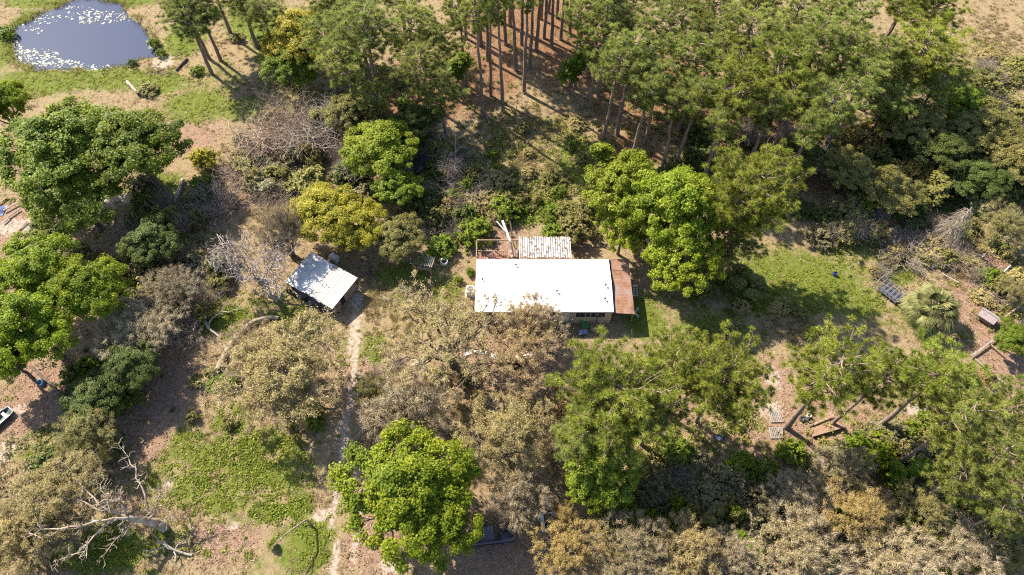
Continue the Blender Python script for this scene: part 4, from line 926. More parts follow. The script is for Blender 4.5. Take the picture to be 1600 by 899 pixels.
log('pale log beside the brush near the pond', [(199, 128, 0.3), (207, 137, 0.3), (216, 147, 0.25)], 0.26, 0.20, B['lichen'], seed=6)
log('dark fallen trunk on orange leaf litter at the left', [(50, 574, 0.6), (75, 596, 0.4), (98, 617, 0.25), (120, 634, 0.15)], 0.16, 0.11, B['oak'], seed=7)
log('small dark log on the bank right of the pond', [(292, 92, 0.15), (284, 100, 0.15), (275, 110, 0.15)], 0.2, 0.15, B['oak'], seed=8)
tr = limb([(712, 262, -0.1), (712, 235, 2.0), (711, 205, 4.5), (709, 172, 7.0)], 0.09, 0.02, 10, 9, 0.006)
arms = [limb([(712, 262 - 9 * k - 8, 0.65 * k + 1.0), (712 + s * 14, 262 - 9 * k - 18, 0.65 * k + 1.7), (712 + s * (30 - 2 * k), 262 - 9 * k - 34, 0.65 * k + 2.6)], 0.035, 0.012, 6, 60 + k, 0.03) for k in range(8) for s in ((-1,) if k % 2 else (1,))]
dead('bare_sapling', 'slender grey leafless sapling standing left of the dry grass clearing', 'bare tree', tr, arms, B['lichen'], 9, (0.5, 1.2), 0.022, 10)
tr = limb([(807, 172, -0.1), (808, 160, 1.2), (810, 146, 2.4)], 0.05, 0.015, 6, 11, 0.01)
arms = [limb([(807, 170 - 4 * k, 0.3 * k + 0.3), (807 + s * 8, 166 - 4 * k, 0.3 * k + 0.7), (807 + s * 16, 158 - 4 * k, 0.3 * k + 1.2)], 0.02, 0.01, 5, 70 + k, 0.03) for k in range(5) for s in ((-1,) if k % 2 else (1,))]
dead('bare_sapling', 'tiny pale leafless sapling between the tall straight pine trunks', 'bare tree', tr, arms, B['lichen'], 5, (0.3, 0.6), 0.018, 12)
tr = limb([(486, 822, -0.1), (478, 812, 1.2), (462, 824, 2.2), (445, 835, 2.8), (428, 852, 3.0)], 0.11, 0.05, 10, 13, 0.01)
dead('bare_sapling', 'crooked leaning stem arching over grass left of the sandy track', 'bare tree', tr, [limb([(445, 835, 2.8), (436, 846, 3.2), (424, 856, 3.4)], 0.04, 0.015, 5, 80)], B['tanoak'], 6, (0.3, 0.6), 0.02, 14)
# grey drooping dead conifer by the right thicket
def drooping():
    rs = np.random.RandomState(15); b = G(1474, 378); o = thing('dead_tree', 'grey drooping dead conifer at the foot of the dark right thicket', 'dead tree', (b.x, b.y, 0), 0, 'dead trees')
    top = np.array([0.2, 0.3, 6.0]); tp = wig(rs, np.array([0, 0, -0.1]), top, 8, 0.01); link('trunk', tubes('trunk', [(tp, np.linspace(0.14, 0.03, 8), 7)]), B['greybrush'], o); T = []
    for i in range(110):
        f = 0.12 + 0.88 * rs.rand(); s = top * f; a = rs.uniform(0, 6.28); l_ = (1.15 - f) * 2.3 + 0.4; d = np.array([math.cos(a), math.sin(a), 0])
        p = np.array([s, s + d * l_ * 0.45 + [0, 0, -0.05], s + d * l_ * 0.8 + [0, 0, -0.5 * l_], s + d * l_ + [0, 0, -0.95 * l_]]); p[:, 2] = np.maximum(p[:, 2], 0.05)
        T.append((p + rs.normal(size=p.shape) * 0.05, np.linspace(0.03, 0.012, 4), 3))
        for k in range(5):
            q = p[rs.randint(1, 4)]; e = q + d * 0.25 + rs.normal(size=3) * 0.22 + [0, 0, -0.55]; e[2] = max(e[2], 0.03); T.append((np.array([q, (q + e) / 2 + d * 0.06, e]), np.array([0.018, 0.014, 0.008]), 3))
    link('branches', tubes('branches', T), B['greybrush'], o)
drooping()

# ------------------------------------------------------------------ palms: every frond is a part
def frond_mesh(name, seed, length, nl=22, span=2.5, droop=0.35):
    rs = np.random.RandomState(seed); V = []; F = []; A = []
    pet = length * 0.55
    V += [(-0.015, 0, 0), (0.015, 0, 0), (0.012, pet, 0.03), (-0.012, pet, 0.03)]; F.append((0, 1, 2, 3)); A += [0.7] * 4
    for i in range(nl):
        a = -span / 2 + span * i / (nl - 1); l_ = length * 0.55 * (0.72 + 0.28 * math.cos(a)) * rs.uniform(0.9, 1.05); wd = 0.055 * length
        d = np.array([math.sin(a), math.cos(a), 0]); s = np.array([d[1], -d[0], 0]); o = np.array([0, pet, 0.03]); v = 0.25 + 0.6 * rs.rand()
        k = len(V); m = o + d * l_ * 0.55 + [0, 0, 0.04 * length]; e = o + d * l_ + [0, 0, -droop * l_ * rs.uniform(0.5, 1.2)]
        V += [tuple(o - s * 0.01), tuple(o + s * 0.01), tuple(m + s * wd * 0.5 + [0, 0, 0.02]), tuple(e), tuple(m - s * wd * 0.5)]
        F += [(k, k + 1, k + 2, k + 4), (k + 4, k + 2, k + 3)]; A += [v] * 5
    me = bpy.data.meshes.new(name); me.from_pydata(V, [], F); at = me.attributes.new('v', 'FLOAT', 'POINT'); at.data.foreach_set('value', np.array(A, np.float32)); return me
FR = [frond_mesh('frond', 200 + i, 1.0) for i in range(3)]
def palm(label, px, py, r, h, n, leaf, name='palm', seed=0, group=None, z0=-0.2):
    rr = random.Random(seed); b = G(px, py, h * 0.7); o = thing(name, label, 'palm', (b.x, b.y, 0), rr.uniform(0, 6), group)
    mb = MB(); mb.tube([(0, 0, -0.2), (0.02, 0, h * 0.5), (0, 0.03, h)], [0.24, 0.2, 0.16] if h > 1 else [0.1, 0.1, 0.08], 9); mb.put('trunk', B['tanoak'], o, True)
    for i in range(n):
        f = link('frond', FR[i % 3], L[leaf], o); t = i / (n - 1); el = math.radians(75 - 95 * t ** 0.8 + rr.uniform(-8, 8)); s = r * rr.uniform(0.85, 1.1) * (0.72 + 0.3 * t)
        f.location = (0, 0, h); f.rotation_euler = (el, rr.uniform(-.3, .3), i * 2.39996 + rr.uniform(-.2, .2)); f.scale = (s, s, s)
palm('low fan palm with pale green fronds below the metal frame', 1452, 490, 3.4, 2.0, 38, 'palm', seed=1)
for i, (px, py, r, lab) in enumerate(((1512, 300, 1.7, 'palmetto clump right above the grey drooping dead tree'), (1545, 285, 1.8, 'palmetto clump in the right thicket, lower right one'), (1478, 262, 1.7, 'palmetto clump left in the dark right thicket'), (1515, 250, 1.7, 'palmetto clump in the middle of the dark right thicket'),
        (1550, 245, 1.6, 'palmetto clump in the right thicket, upper right one'), (1460, 300, 1.5, 'palmetto clump just behind the grey drooping dead tree'), (1530, 325, 1.5, 'palmetto clump nearest the dry olive mound'))):
    palm(lab, px, py, r, 0.7, 16, 'palmetto', 'palmetto', 20 + i, 'palmettos of the right thicket')

# ------------------------------------------------------------------ scrub that fills the thickets: single shrubs that nothing tells apart
ORD = ['leftmost', 'second', 'third', 'fourth', 'fifth', 'sixth', 'seventh', 'eighth', 'ninth', 'tenth', 'eleventh', 'twelfth', 'thirteenth', 'fourteenth', 'fifteenth', 'sixteenth', 'seventeenth', 'eighteenth']
TONE = dict(greyolive='grey green', olive='olive', deep='dark green', tan='tan', mid='green', gold='golden brown', bright='bright green')
def fill(px, py, rx, ry, n, protos, leafs, rr, hr, place, seed):
    r = random.Random(seed); got = []
    for i in range(n):
        a = r.uniform(0, 6.28); q = math.sqrt(r.random()); x, y = px + rx * q * math.cos(a), py + ry * q * math.sin(a); g = G(x, y)
        if not bool(clear_of(np.array([g.x]), np.array([g.y]), 1.2)[0]): continue
        pr = r.choice(protos); lf = r.choice(leafs); br = pr.startswith('brush'); h = r.uniform(*hr)
        o = tree(pr, x, y, r.uniform(*rr), h, None if br else lf, None, name='bare_brush' if br else 'sapling' if pr == 'sapling' else 'shrub', cat='shrub', bark='greybrush' if br else None, group='scrub ' + place)
        got.append((x, o, ('leafless grey brush' if br else TONE[lf] + (' sapling' if pr == 'sapling' else ' shrub'))))
    got.sort(key=lambda t: t[0])
    for k, (x, o, look) in enumerate(got): o['label'] = '%s %s, %s' % (look, place, 'leftmost' if k == 0 else ORD[k] + ' from the left')
SH = ['shrub0', 'shrub1', 'shrub2']
for i, a in enumerate((
    (250, 430, 80, 110, 16, SH + ['brush1'], ['greyolive', 'olive', 'deep'], (16, 34), (1.4, 3.4), 'in the shaded left thicket'),
    (505, 265, 110, 60, 14, SH + ['brush0', 'brush2'], ['olive', 'greyolive', 'tan'], (14, 30), (1.4, 3.4), 'in the thicket behind the shed'),
    (590, 190, 100, 45, 12, SH + ['sapling'], ['deep', 'olive', 'mid'], (14, 28), (1.6, 4.0), 'under the back left pines'),
    (715, 315, 75, 55, 16, SH + ['brush1'], ['mid', 'olive', 'deep', 'tan'], (12, 26), (1.2, 2.6), 'between the arbor and back deck'),
    (840, 240, 90, 80, 12, SH, ['olive', 'tan', 'mid'], (8, 18), (0.7, 1.6), 'in the dry grass clearing'),
    (1110, 225, 170, 50, 14, SH + ['brush2'], ['deep', 'olive'], (14, 28), (1.2, 3.0), 'on the dense pine wood floor'),
    (1410, 250, 90, 80, 18, SH + ['brush2', 'sapling'], ['deep', 'olive', 'mid', 'gold'], (16, 34), (1.6, 4.0), 'in the dark right thicket'),
    (1550, 240, 60, 90, 16, SH + ['brush0'], ['deep', 'olive', 'greyolive'], (16, 34), (1.6, 3.6), 'in the right edge thicket'),
    (1540, 110, 60, 50, 10, SH + ['brush1'], ['tan', 'olive'], (14, 26), (1.0, 2.2), 'along the tan field border'),
    (1560, 440, 40, 80, 10, SH + ['brush1'], ['olive', 'tan', 'mid'], (12, 26), (0.9, 2.2), 'at the right edge by the hutch'),
    (1420, 410, 70, 30, 8, SH + ['brush1'], ['olive', 'tan'], (12, 24), (0.8, 1.8), 'around the steel frame'),
    (1450, 720, 120, 60, 18, SH + ['sapling'], ['olive', 'mid', 'greyolive', 'gold'], (16, 32), (1.2, 3.4), 'below the lower right pines'),
    (1560, 840, 60, 60, 8, SH, ['mid', 'olive'], (16, 32), (1.2, 3.0), 'in the bottom right corner'),
    (1100, 760, 120, 50, 16, SH + ['brush0'], ['greyolive', 'olive', 'mid'], (16, 32), (1.0, 2.6), 'in the bottom centre shade'),
    (1350, 345, 70, 35, 9, SH, ['olive', 'deep', 'tan'], (12, 26), (1.0, 2.4), 'along the back lawn edge'),
    (110, 720, 80, 70, 9, SH + ['brush1'], ['greyolive', 'olive', 'deep'], (16, 30), (1.2, 2.6), 'among the lower left grey oaks'),
    (660, 610, 90, 60, 9, SH + ['brush1'], ['olive', 'tan', 'greyolive'], (12, 24), (0.9, 2.0), 'under the front yard see through oaks'),
    (1260, 830, 140, 50, 12, SH + ['sapling'], ['mid', 'olive', 'greyolive', 'bright'], (14, 26), (1.4, 4.2), 'between the bottom pale twiggy oaks'),
    (260, 320, 70, 50, 12, SH + ['brush1', 'sapling'], ['deep', 'olive', 'greyolive'], (14, 28), (1.4, 3.6), 'right of the big pond oaks'),
    (170, 580, 60, 50, 9, SH, ['deep', 'greyolive', 'mid'], (14, 28), (1.2, 3.0), 'beside the shaded left path'),
    (1230, 500, 110, 30, 8, SH, ['olive', 'tan'], (9, 18), (0.6, 1.3), 'on the front lawn edge'),
    (300, 440, 50, 60, 14, SH + ['brush1'], ['olive', 'greyolive', 'deep'], (14, 26), (1.2, 3.0), 'left of the pale lichen tree'),
    (430, 240, 70, 60, 14, SH + ['brush0', 'sapling'], ['tan', 'olive', 'greyolive'], (12, 26), (1.0, 3.0), 'around the pinkish bare brush'),
    (660, 260, 70, 60, 16, SH + ['brush2', 'sapling'], ['olive', 'deep', 'mid'], (12, 26), (1.2, 3.4), 'around the abandoned black car'),
    (780, 300, 80, 40, 14, SH, ['olive', 'tan', 'mid'], (8, 18), (0.7, 1.8), 'on the slope behind the house'),
    (900, 330, 50, 50, 10, SH, ['olive', 'mid'], (10, 20), (1.0, 2.2), 'between patio roof and light green trees'),
    (1150, 450, 60, 30, 8, SH + ['sapling'], ['mid', 'olive', 'deep'], (10, 20), (0.9, 2.4), 'below the flat topped pine'),
    (1310, 330, 70, 40, 14, SH + ['brush2'], ['deep', 'olive', 'greyolive'], (14, 28), (1.2, 3.0), 'in the back lawn corner'),
    (1500, 380, 60, 40, 12, SH + ['brush1'], ['olive', 'tan', 'greyolive'], (12, 24), (0.8, 2.0), 'near the grey drooping dead tree'),
    (1500, 620, 70, 50, 12, SH + ['sapling'], ['olive', 'mid', 'tan'], (10, 22), (0.8, 2.2), 'below the fence rails'),
    (1400, 700, 60, 40, 12, SH + ['sapling'], ['mid', 'olive', 'bright'], (14, 26), (1.2, 3.4), 'right of the dug pit'),
    (1480, 830, 90, 50, 16, SH + ['sapling'], ['mid', 'olive', 'bright', 'greyolive'], (16, 28), (2.0, 4.6), 'among the bottom right oaks'),
    (1050, 830, 130, 45, 14, SH + ['sapling'], ['mid', 'olive', 'bright'], (12, 22), (2.0, 4.4), 'among the bottom centre oaks'),
    (470, 650, 40, 60, 8, SH, ['olive', 'mid'], (8, 18), (0.6, 1.4), 'under the wide tan track oak'),
    (330, 620, 50, 50, 9, SH, ['mid', 'olive'], (8, 16), (0.5, 1.2), 'on the left clearing edge'),
    (100, 380, 70, 40, 10, SH, ['deep', 'olive'], (10, 22), (0.8, 2.0), 'between the left oak groups'),
    (300, 60, 120, 50, 8, SH, ['mid', 'olive'], (8, 16), (0.7, 1.4), 'under the pines by the pond'))):
    fill(*a, seed=300 + i)
# ------------------------------------------------------------------ buildings and things
K = {}
K['roof'] = noise_mat('white_roof', (0.74, 0.75, 0.76), (0.82, 0.82, 0.82), 0.5, 0.45, 3)
K['corr'] = noise_mat('weathered_white_sheet', (0.22, 0.18, 0.155), (0.42, 0.40, 0.38), 2.5, 0.6, 8, c3=(0.36, 0.34, 0.33))
K['rust'] = noise_mat('rusty_sheet', (0.11, 0.05, 0.03), (0.21, 0.115, 0.075), 1.4, 0.7, 8, c3=(0.20, 0.165, 0.16), stretch=(1, 0.6, 1))
K['rustpipe'] = noise_mat('rusty_steel', (0.10, 0.05, 0.035), (0.24, 0.13, 0.09), 6, 0.7, 6)
K['wall'] = noise_mat('tan_siding', (0.36, 0.285, 0.19), (0.46, 0.37, 0.26), 1.5, 0.7, 5)
K['skirt'] = noise_mat('skirting', (0.30, 0.25, 0.19), (0.42, 0.36, 0.28), 2, 0.8, 5)
K['white'] = plain('white_paint', (0.55, 0.545, 0.53), 0.5)
K['offwhite'] = noise_mat('off_white_plastic', (0.28, 0.27, 0.25), (0.48, 0.47, 0.45), 3, 0.5, 5)
K['glass'] = plain('dark_glass', (0.035, 0.035, 0.04), 0.08, 0, 0.6)
K['black'] = plain('black_paint', (0.02, 0.02, 0.022), 0.4)
K['rubber'] = plain('tyre_rubber', (0.03, 0.03, 0.03), 0.85)
K['grey'] = plain('grey_metal', (0.20, 0.20, 0.21), 0.45, 0.3)
K['darkmetal'] = plain('dark_steel', (0.09, 0.09, 0.11), 0.5, 0.4)
K['wood'] = noise_mat('weathered_wood', (0.14, 0.09, 0.06), (0.29, 0.21, 0.145), 5, 0.85, 6, (1, 0.2, 1))
K['redwood'] = noise_mat('red_deck_wood', (0.12, 0.05, 0.035), (0.28, 0.15, 0.105), 3, 0.85, 6, (1, 0.3, 1))
K['greywood'] = noise_mat('grey_wood', (0.13, 0.11, 0.098), (0.27, 0.24, 0.215), 5, 0.85, 6, (1, 0.2, 1))
K['ply'] = noise_mat('plywood', (0.20, 0.135, 0.10), (0.33, 0.24, 0.185), 3, 0.8, 6, (0.3, 0.3, 1))
K['zinc'] = noise_mat('white_zinc_sheet', (0.34, 0.34, 0.345), (0.52, 0.52, 0.53), 1.0, 0.45, 8)
K['zincgrey'] = noise_mat('dull_zinc_sheet', (0.19, 0.17, 0.165), (0.30, 0.28, 0.275), 1.4, 0.45, 7)
K['green'] = plain('green_plastic', (0.06, 0.20, 0.055), 0.45)
K['blue'] = plain('blue_plastic', (0.02, 0.04, 0.16), 0.5)
K['paleblue'] = plain('pale_blue_plastic', (0.13, 0.19, 0.30), 0.4)
K['dog'] = noise_mat('grey_shingle', (0.17, 0.14, 0.14), (0.30, 0.25, 0.25), 4, 0.9, 6)
K['carblue'] = plain('dark_car_paint', (0.018, 0.022, 0.035), 0.25, 0.2, 0.6)
K['boat'] = noise_mat('grey_green_aluminium', (0.06, 0.08, 0.075), (0.12, 0.15, 0.135), 3, 0.45, 5, metal=0.2)
K['conc'] = noise_mat('pale_concrete', (0.36, 0.33, 0.30), (0.58, 0.55, 0.51), 3, 0.85, 7)

def house():
    X0, X1, Y0, Y1 = -4.17, 11.43, 40.75, 48.08
    cx, cy = (X0 + X1) / 2, (Y0 + Y1) / 2
    o = thing('mobile_home', 'long mobile home with blank white roof and rusty side awning', 'house', (cx, cy, 0))
    hx, hy = (X1 - X0) / 2 - 0.12, (Y1 - Y0) / 2 - 0.12
    MB().box(-hx, hx, -hy, hy, 0.62, 2.66).put('wall', K['wall'], o)
    MB().box(-hx + 0.04, hx - 0.04, -hy + 0.04, hy - 0.04, -0.05, 0.615).put('skirting', K['skirt'], o)
    RX, RY = (X1 - X0) / 2, (Y1 - Y0) / 2
    rf = MB(); ez, rz_ = 2.68, 3.12
    rf.add([(-RX, -RY, ez), (RX, -RY, ez), (RX, 0, rz_), (-RX, 0, rz_), (-RX, RY, ez), (RX, RY, ez), (-RX, -RY, ez - .1), (RX, -RY, ez - .1), (RX, RY, ez - .1), (-RX, RY, ez - .1)],
           [(0, 1, 2, 3), (3, 2, 5, 4), (0, 6, 7, 1), (4, 5, 8, 9), (1, 7, 8, 5, 2), (0, 3, 4, 9, 6), (6, 9, 8, 7)])
    roof = rf.put('roof', K['roof'], o)
    MB().box(-RX, RX, -RY - 0.015, -RY + 0.03, ez - .2, ez - .105).put('fascia', K['darkmetal'], o)
    MB().box(-RX + .02, RX - .02, -0.14, 0.14, rz_ - 0.012, rz_ + 0.025).put('ridge_cap', K['roof'], roof)
    for px, py in ((806, 415), (754, 439), (870, 457), (945.6, 448), (945, 468)):
        p = G(px, py, 2.95); z = rz_ - (rz_ - ez) * abs(p.y - cy) / RY
        v = MB().lathe([(0.055, 0), (0.055, 0.30), (0.14, 0.31), (0.15, 0.38), (0.06, 0.45), (0.001, 0.46)], 12).put('roof_vent', K['darkmetal'], roof); v.location = (p.x - cx, p.y - cy, z - 0.03)
    for wx, ww in ((7.45, 0.42), (8.30, 1.15), (9.52, 1.1), (10.36, 0.42), (-2.6, 1.0), (2.0, 1.0), (4.6, 1.4)):
        x = wx - cx; wn = MB()
        for a in ((-ww / 2 - .07, -ww / 2, 1.30, 2.40), (ww / 2, ww / 2 + .07, 1.30, 2.40), (-ww / 2, ww / 2, 1.30, 1.37), (-ww / 2, ww / 2, 2.33, 2.40)): wn.box(x + a[0], x + a[1], -hy - .05, -hy + .02, a[2], a[3])
        f = wn.put('window', K['white'], o); MB().box(x - ww / 2, x + ww / 2, -hy - .02, -hy + .01, 1.37, 2.33).put('pane', K['glass'], f)
        if ww > 1: MB().box(x - .02, x + .02, -hy - .045, -hy - .021, 1.37, 2.33).put('mullion', K['white'], f)
    d = MB(); d.box(9.75 - cx, 10.05 - cx, -hy - .05, -hy + .01, 0.62, 1.30); 
    dr = MB().box(5.6 - cx, 6.5 - cx, -hy - .05, -hy + .01, 0.62, 2.45).put('door', K['white'], o); MB().box(5.68 - cx, 5.74 - cx, -hy - .1, -hy - .05, 1.45, 1.56).put('handle', K['grey'], dr)
    MB().box(9.62 - cx, 9.72 - cx, -hy - 0.35, -hy - 0.25, -0.05, 2.45).put('post', K['darkmetal'], o)
    for i in range(3): MB().box(5.4 - cx, 6.7 - cx, -hy - 0.35 - 0.3 * i, -hy - 0.051 - 0.3 * i, -0.05, 0.6 - 0.2 * i).put('step', K['greywood'], o)
    # rusty awning on the right end
    aw = MB().box(RX + .02, RX + .30, -RY + .05, RY + .1, 2.40, 2.44).put('awning', K['carblue'], o)
    rr = random.Random(4)
    ax0, ax1 = RX + 0.28, RX + 2.42
    for i in range(9):
        y0 = -RY - 0.05 + i * 0.845; s = MB(); z0, z1 = 2.52 + rr.uniform(-.02, .02), 2.30 + rr.uniform(-.015, .015); t = 0.012 * (i % 2)
        vs = []; k = 9
        for j in range(k):
            y = y0 + 0.87 * j / (k - 1); dz = 0.018 * (j % 2) + t
            vs += [(ax0, y, z0 + dz), (ax1 - rr.uniform(0, .03), y, z1 + dz), (ax0, y, z0 + dz - .02), (ax1, y, z1 + dz - .02)]
        fs = []
        for j in range(k - 1):
            a = j * 4; fs += [(a, a + 1, a + 5, a + 4), (a + 2, a + 6, a + 7, a + 3), (a + 1, a + 3, a + 7, a + 5), (a, a + 4, a + 6, a + 2)]
        s.add(vs, fs); s.put('roof_sheet', K['rust'], aw)
    for y in (-RY + .1, 0, RY): MB().box(ax1 - .2, ax1 - .1, y - .05, y + .05, -0.05, 2.28).put('post', K['wood'], aw)
    MB().box(ax1 - .22, ax1 - .08, -RY, RY + .1, 2.2, 2.27).put('beam', K['wood'], aw)
    # corrugated patio roof behind
    pr = MB().box(0.95 - cx, 6.9 - cx, RY + 3.45, RY + 3.55, 2.08, 2.2).put('patio_roof', K['wood'], o)
    n = 11; wdt = (7.05 - 0.84) / n
    for i in range(n):
        s = MB(); k = 9; vs = []; x0 = 0.84 + i * wdt - cx; e = rr.uniform(-.05, .05)
        for j in range(k):
            x = x0 + (wdt + .02) * j / (k - 1); ph = math.sin(j / (k - 1) * 4 * math.pi); dz = 0.075 * ph + 0.006 * (i % 2)
            vs += [(x, RY + .03, 2.50 + dz), (x, RY + 3.72 + e, 2.28 + dz), (x, RY + .03, 2.485 + dz), (x, RY + 3.72 + e, 2.265 + dz)]
        fs = []
        for j in range(k - 1):
            a = j * 4; fs += [(a, a + 1, a + 5, a + 4), (a + 2, a + 6, a + 7, a + 3), (a + 1, a + 3, a + 7, a + 5), (a, a + 4, a + 6, a + 2)]
        s.add(vs, fs); s.put('roof_sheet', K['corr'], pr)
    for x in (1.0, 3.9, 6.8): MB().box(x - cx - .05, x - cx + .05, RY + 3.44, RY + 3.56, -0.05, 2.075).put('post', K['wood'], pr)
    rs = np.random.RandomState(2); q = 330; C = np.stack([rs.uniform(0.9, 7.0, q) - cx, RY + np.where(rs.rand(q) < 0.55, rs.uniform(0.05, 0.5, q) ** 1.3, rs.uniform(0.1, 3.6, q)), np.zeros(q)], 1); C[:, 2] = 2.585 - 0.06 * (C[:, 1] - RY)
    P_, F_, V_ = leaves(rs, C, unit(rs.normal(size=(q, 3)) * 0.3 + np.array([0, 0, 1])), rs.uniform(0.08, 0.22, q), rs.rand(q) * 0.5); lf = link('leaf_litter', mesh_np('leaf_litter', P_, [F_], V_), L['litter'], pr); lf['kind'] = 'stuff'
    # open porch frame at the back left with red deck
    pf = MB().bar((-4.28 - cx, RY + 3.25, 2.2), (0.8 - cx, RY + 3.25, 2.2), 0.11, 0.13).put('porch_frame', K['wood'], o)
    for a, b in (((-4.28 - cx, RY + .02, 2.2), (-4.28 - cx, RY + 3.18, 2.2)), ((-4.2 - cx, RY + 2.6, 0.9), (-0.9 - cx, RY + 2.6, 0.9)), ((-0.45 - cx, RY + 3.9, 2.3), (0.8 - cx, RY + 3.9, 2.3)), ((-0.6 - cx, RY + 2.2, 0.8), (0.75 - cx, RY + .9, 0.5))): MB().bar(a, b, 0.10).put('beam', K['wood'], pf)
    for x, y in ((-4.28, 3.25), (-2.45, 3.25), (0.6, 3.35), (-4.28, 0.4)): MB().box(x - cx - .05, x - cx + .05, RY + y - .05, RY + y + .05, -0.05, 2.13).put('post', K['wood'], pf)
    dk = MB().box(-4.2 - cx, 0.7 - cx, RY + .05, RY + 3.2, 0.22, 0.30).put('deck', K['greywood'], o)
    for i in range(20):
        x0 = -4.2 - cx + i * 0.245
        if i in (4, 15): continue
        MB().box(x0, x0 + 0.215, RY + .02 + rr.uniform(0, .1), RY + 3.2 + rr.uniform(-.5, .15), 0.302 + rr.uniform(0, .02), 0.345 + rr.uniform(0, .02)).put('plank', K['redwood'], dk)
    for i in range(9):
        a = Vector((rr.uniform(-3.8, 0.2) - cx, RY + rr.uniform(.4, 2.6), 0.40 + .03 * i)); b = a + Vector((rr.uniform(-1.2, 1.2), rr.uniform(-.5, .5), 0.02)); MB().bar(a, b, 0.22, 0.04).put('loose_board', K['redwood'] if i % 3 else K['offwhite'], dk)
    return o
house()
def bars(name, label, cat, pts, wd, ht, mat, group=None):
    """one straight member between two points (px, py, height)"""
    a, b = G(*pts[0]), G(*pts[1]); m = (a + b) / 2; o = MB().bar(a - Vector((m.x, m.y, 0)), b - Vector((m.x, m.y, 0)), wd, ht).put(name, mat); o.location = (m.x, m.y, 0); return tag(o, label, cat, group)
bars('gutter', 'widest white gutter leaning over the porch frame beam', 'gutter', ((785, 345, 2.9), (797, 377, 2.36)), 0.26, 0.1, K['white'], 'white gutters')
bars('gutter', 'short white gutter lying on the deck end below the porch beam', 'gutter', ((798, 379, 2.12), (803, 402, 0.7)), 0.22, 0.08, K['offwhite'], 'white gutters')
bars('gutter', 'thin white rail crossing the widest gutter', 'gutter', ((776, 346, 2.6), (790, 362, 2.75)), 0.09, 0.06, K['white'], 'white gutters')
bars('wooden_pole', 'brown wooden pole right of the white gutters', 'pole', ((797, 346, 2.6), (804, 388, 0.4)), 0.13, 0.13, K['wood'])

def ac_unit():
    p = G(736, 452, 0.85); o = thing('air_conditioner', 'white air conditioner box by the left house wall', 'air conditioner', (p.x - 0.1, p.y, 0))
    MB().box(-.46, .46, -.46, .46, -0.03, .9).put('cabinet', K['white'], o)
    g = MB().lathe([(0.001, .905), (.36, .905), (.38, .93), (.34, .935)], 20).put('fan_grille', K['black'], o); m = MB()
    for i in range(4): m.bar((-.34 * math.cos(i * .785), -.34 * math.sin(i * .785), .945), (.34 * math.cos(i * .785), .34 * math.sin(i * .785), .945), .03, .012)
    m.put('fan_blade', K['offwhite'], g)
    MB().box(-.6, .6, -.6, .6, -0.06, 0.0).put('base_pad', K['conc'], o)
ac_unit()
def lounge_chair():
    p = G(915, 508, 0.4); o = thing('lounge_chair', 'green plastic lounge chair in front of the house windows', 'chair', (p.x, p.y, 0), 0.5)
    seat = MB(); back = MB()
    for i in range(6): MB().box(-.34, .34, -.45 + i * .15, -.33 + i * .15, .36, .40).put('slat', K['green'], o)
    for i in range(6): MB().bar((-.34, .48 + i * .07, .42 + i * .12), (.34, .48 + i * .07, .42 + i * .12), .03, .10, Vector((0, .5, .87))).put('slat', K['green'], o)
    for s in (-.37, .37):
        MB().bar((s, -.5, .36), (s, .46, .36), .05, .06).put('side_rail', K['green'], o); MB().bar((s, .44, .36), (s, .9, 1.12), .05, .06).put('back_rail', K['green'], o)
        for y in (-.42, .4): MB().box(s - .025, s + .025, y - .025, y + .025, -0.03, .335).put('leg', K['green'], o)
    p = G(911, 519, 0.4); o = thing('plastic_table', 'pale blue low plastic table in front of the green chair', 'table', (p.x, p.y, 0), 0.15)
    MB().box(-.5, .5, -.28, .28, .42, .46).put('table_top', K['paleblue'], o)
    for sx in (-.42, .42):
        for sy in (-.22, .22): MB().box(sx - .03, sx + .03, sy - .03, sy + .03, -0.03, .42).put('leg', K['paleblue'], o)
    p = G(929, 514, 0.5); o = thing('wicker_chair', 'round tan wicker chair right of the green lounge chair', 'chair', (p.x, p.y, 0), 0)
    MB().lathe([(.001, .38), (.3, .38), (.38, .42), (.40, .40), (.3, .33), (.001, .33)], 16).put('seat', K['wood'], o)
    bk = MB(); bk.tube([(.42 * math.cos(a), .42 * math.sin(a), .45 + .35 * max(0, math.sin(a))) for a in [i * math.pi / 10 - .5 for i in range(14)]], .05, 6); bk.put('backrest', K['wood'], o, True)
    for a in (0.7, 2.4, 3.9, 5.5): MB().box(.28 * math.cos(a) - .025, .28 * math.cos(a) + .025, .28 * math.sin(a) - .025, .28 * math.sin(a) + .025, -0.03, .34).put('leg', K['wood'], o)
lounge_chair()
def ladder(label, c, L_, W_, n, mat, rz, name='ladder', tilt=0.0, z=0.06, cap=False):
    o = thing(name, label, 'ladder', (c.x, c.y, z), rz); o.rotation_euler[0] = tilt
    for s in (-1, 1): MB().box(s * W_ / 2 - .03, s * W_ / 2 + .03, 0, L_, -.035, .035).put('side_rail', mat, o)
    for i in range(n): y = L_ * (i + .5) / n; MB().box(-W_ / 2 + .031, W_ / 2 - .031, y - .045, y + .045, -.02, .02).put('rung', mat, o)
    if cap: MB().box(-W_ / 2 - .05, W_ / 2 + .05, L_ - .14, L_ + .06, .036, .10).put('top_cap', mat, o)
    return o
ladder('white step ladder lying on the grass beside the rusty awning', G(992.5, 464, 0), 1.55, 0.46, 5, K['white'], -0.08, cap=True)
ladder('wooden ladder steps leaning against the shed front corner', G(531, 494, 0), 1.5, 0.62, 4, K['ply'], 0.55, tilt=0.75)
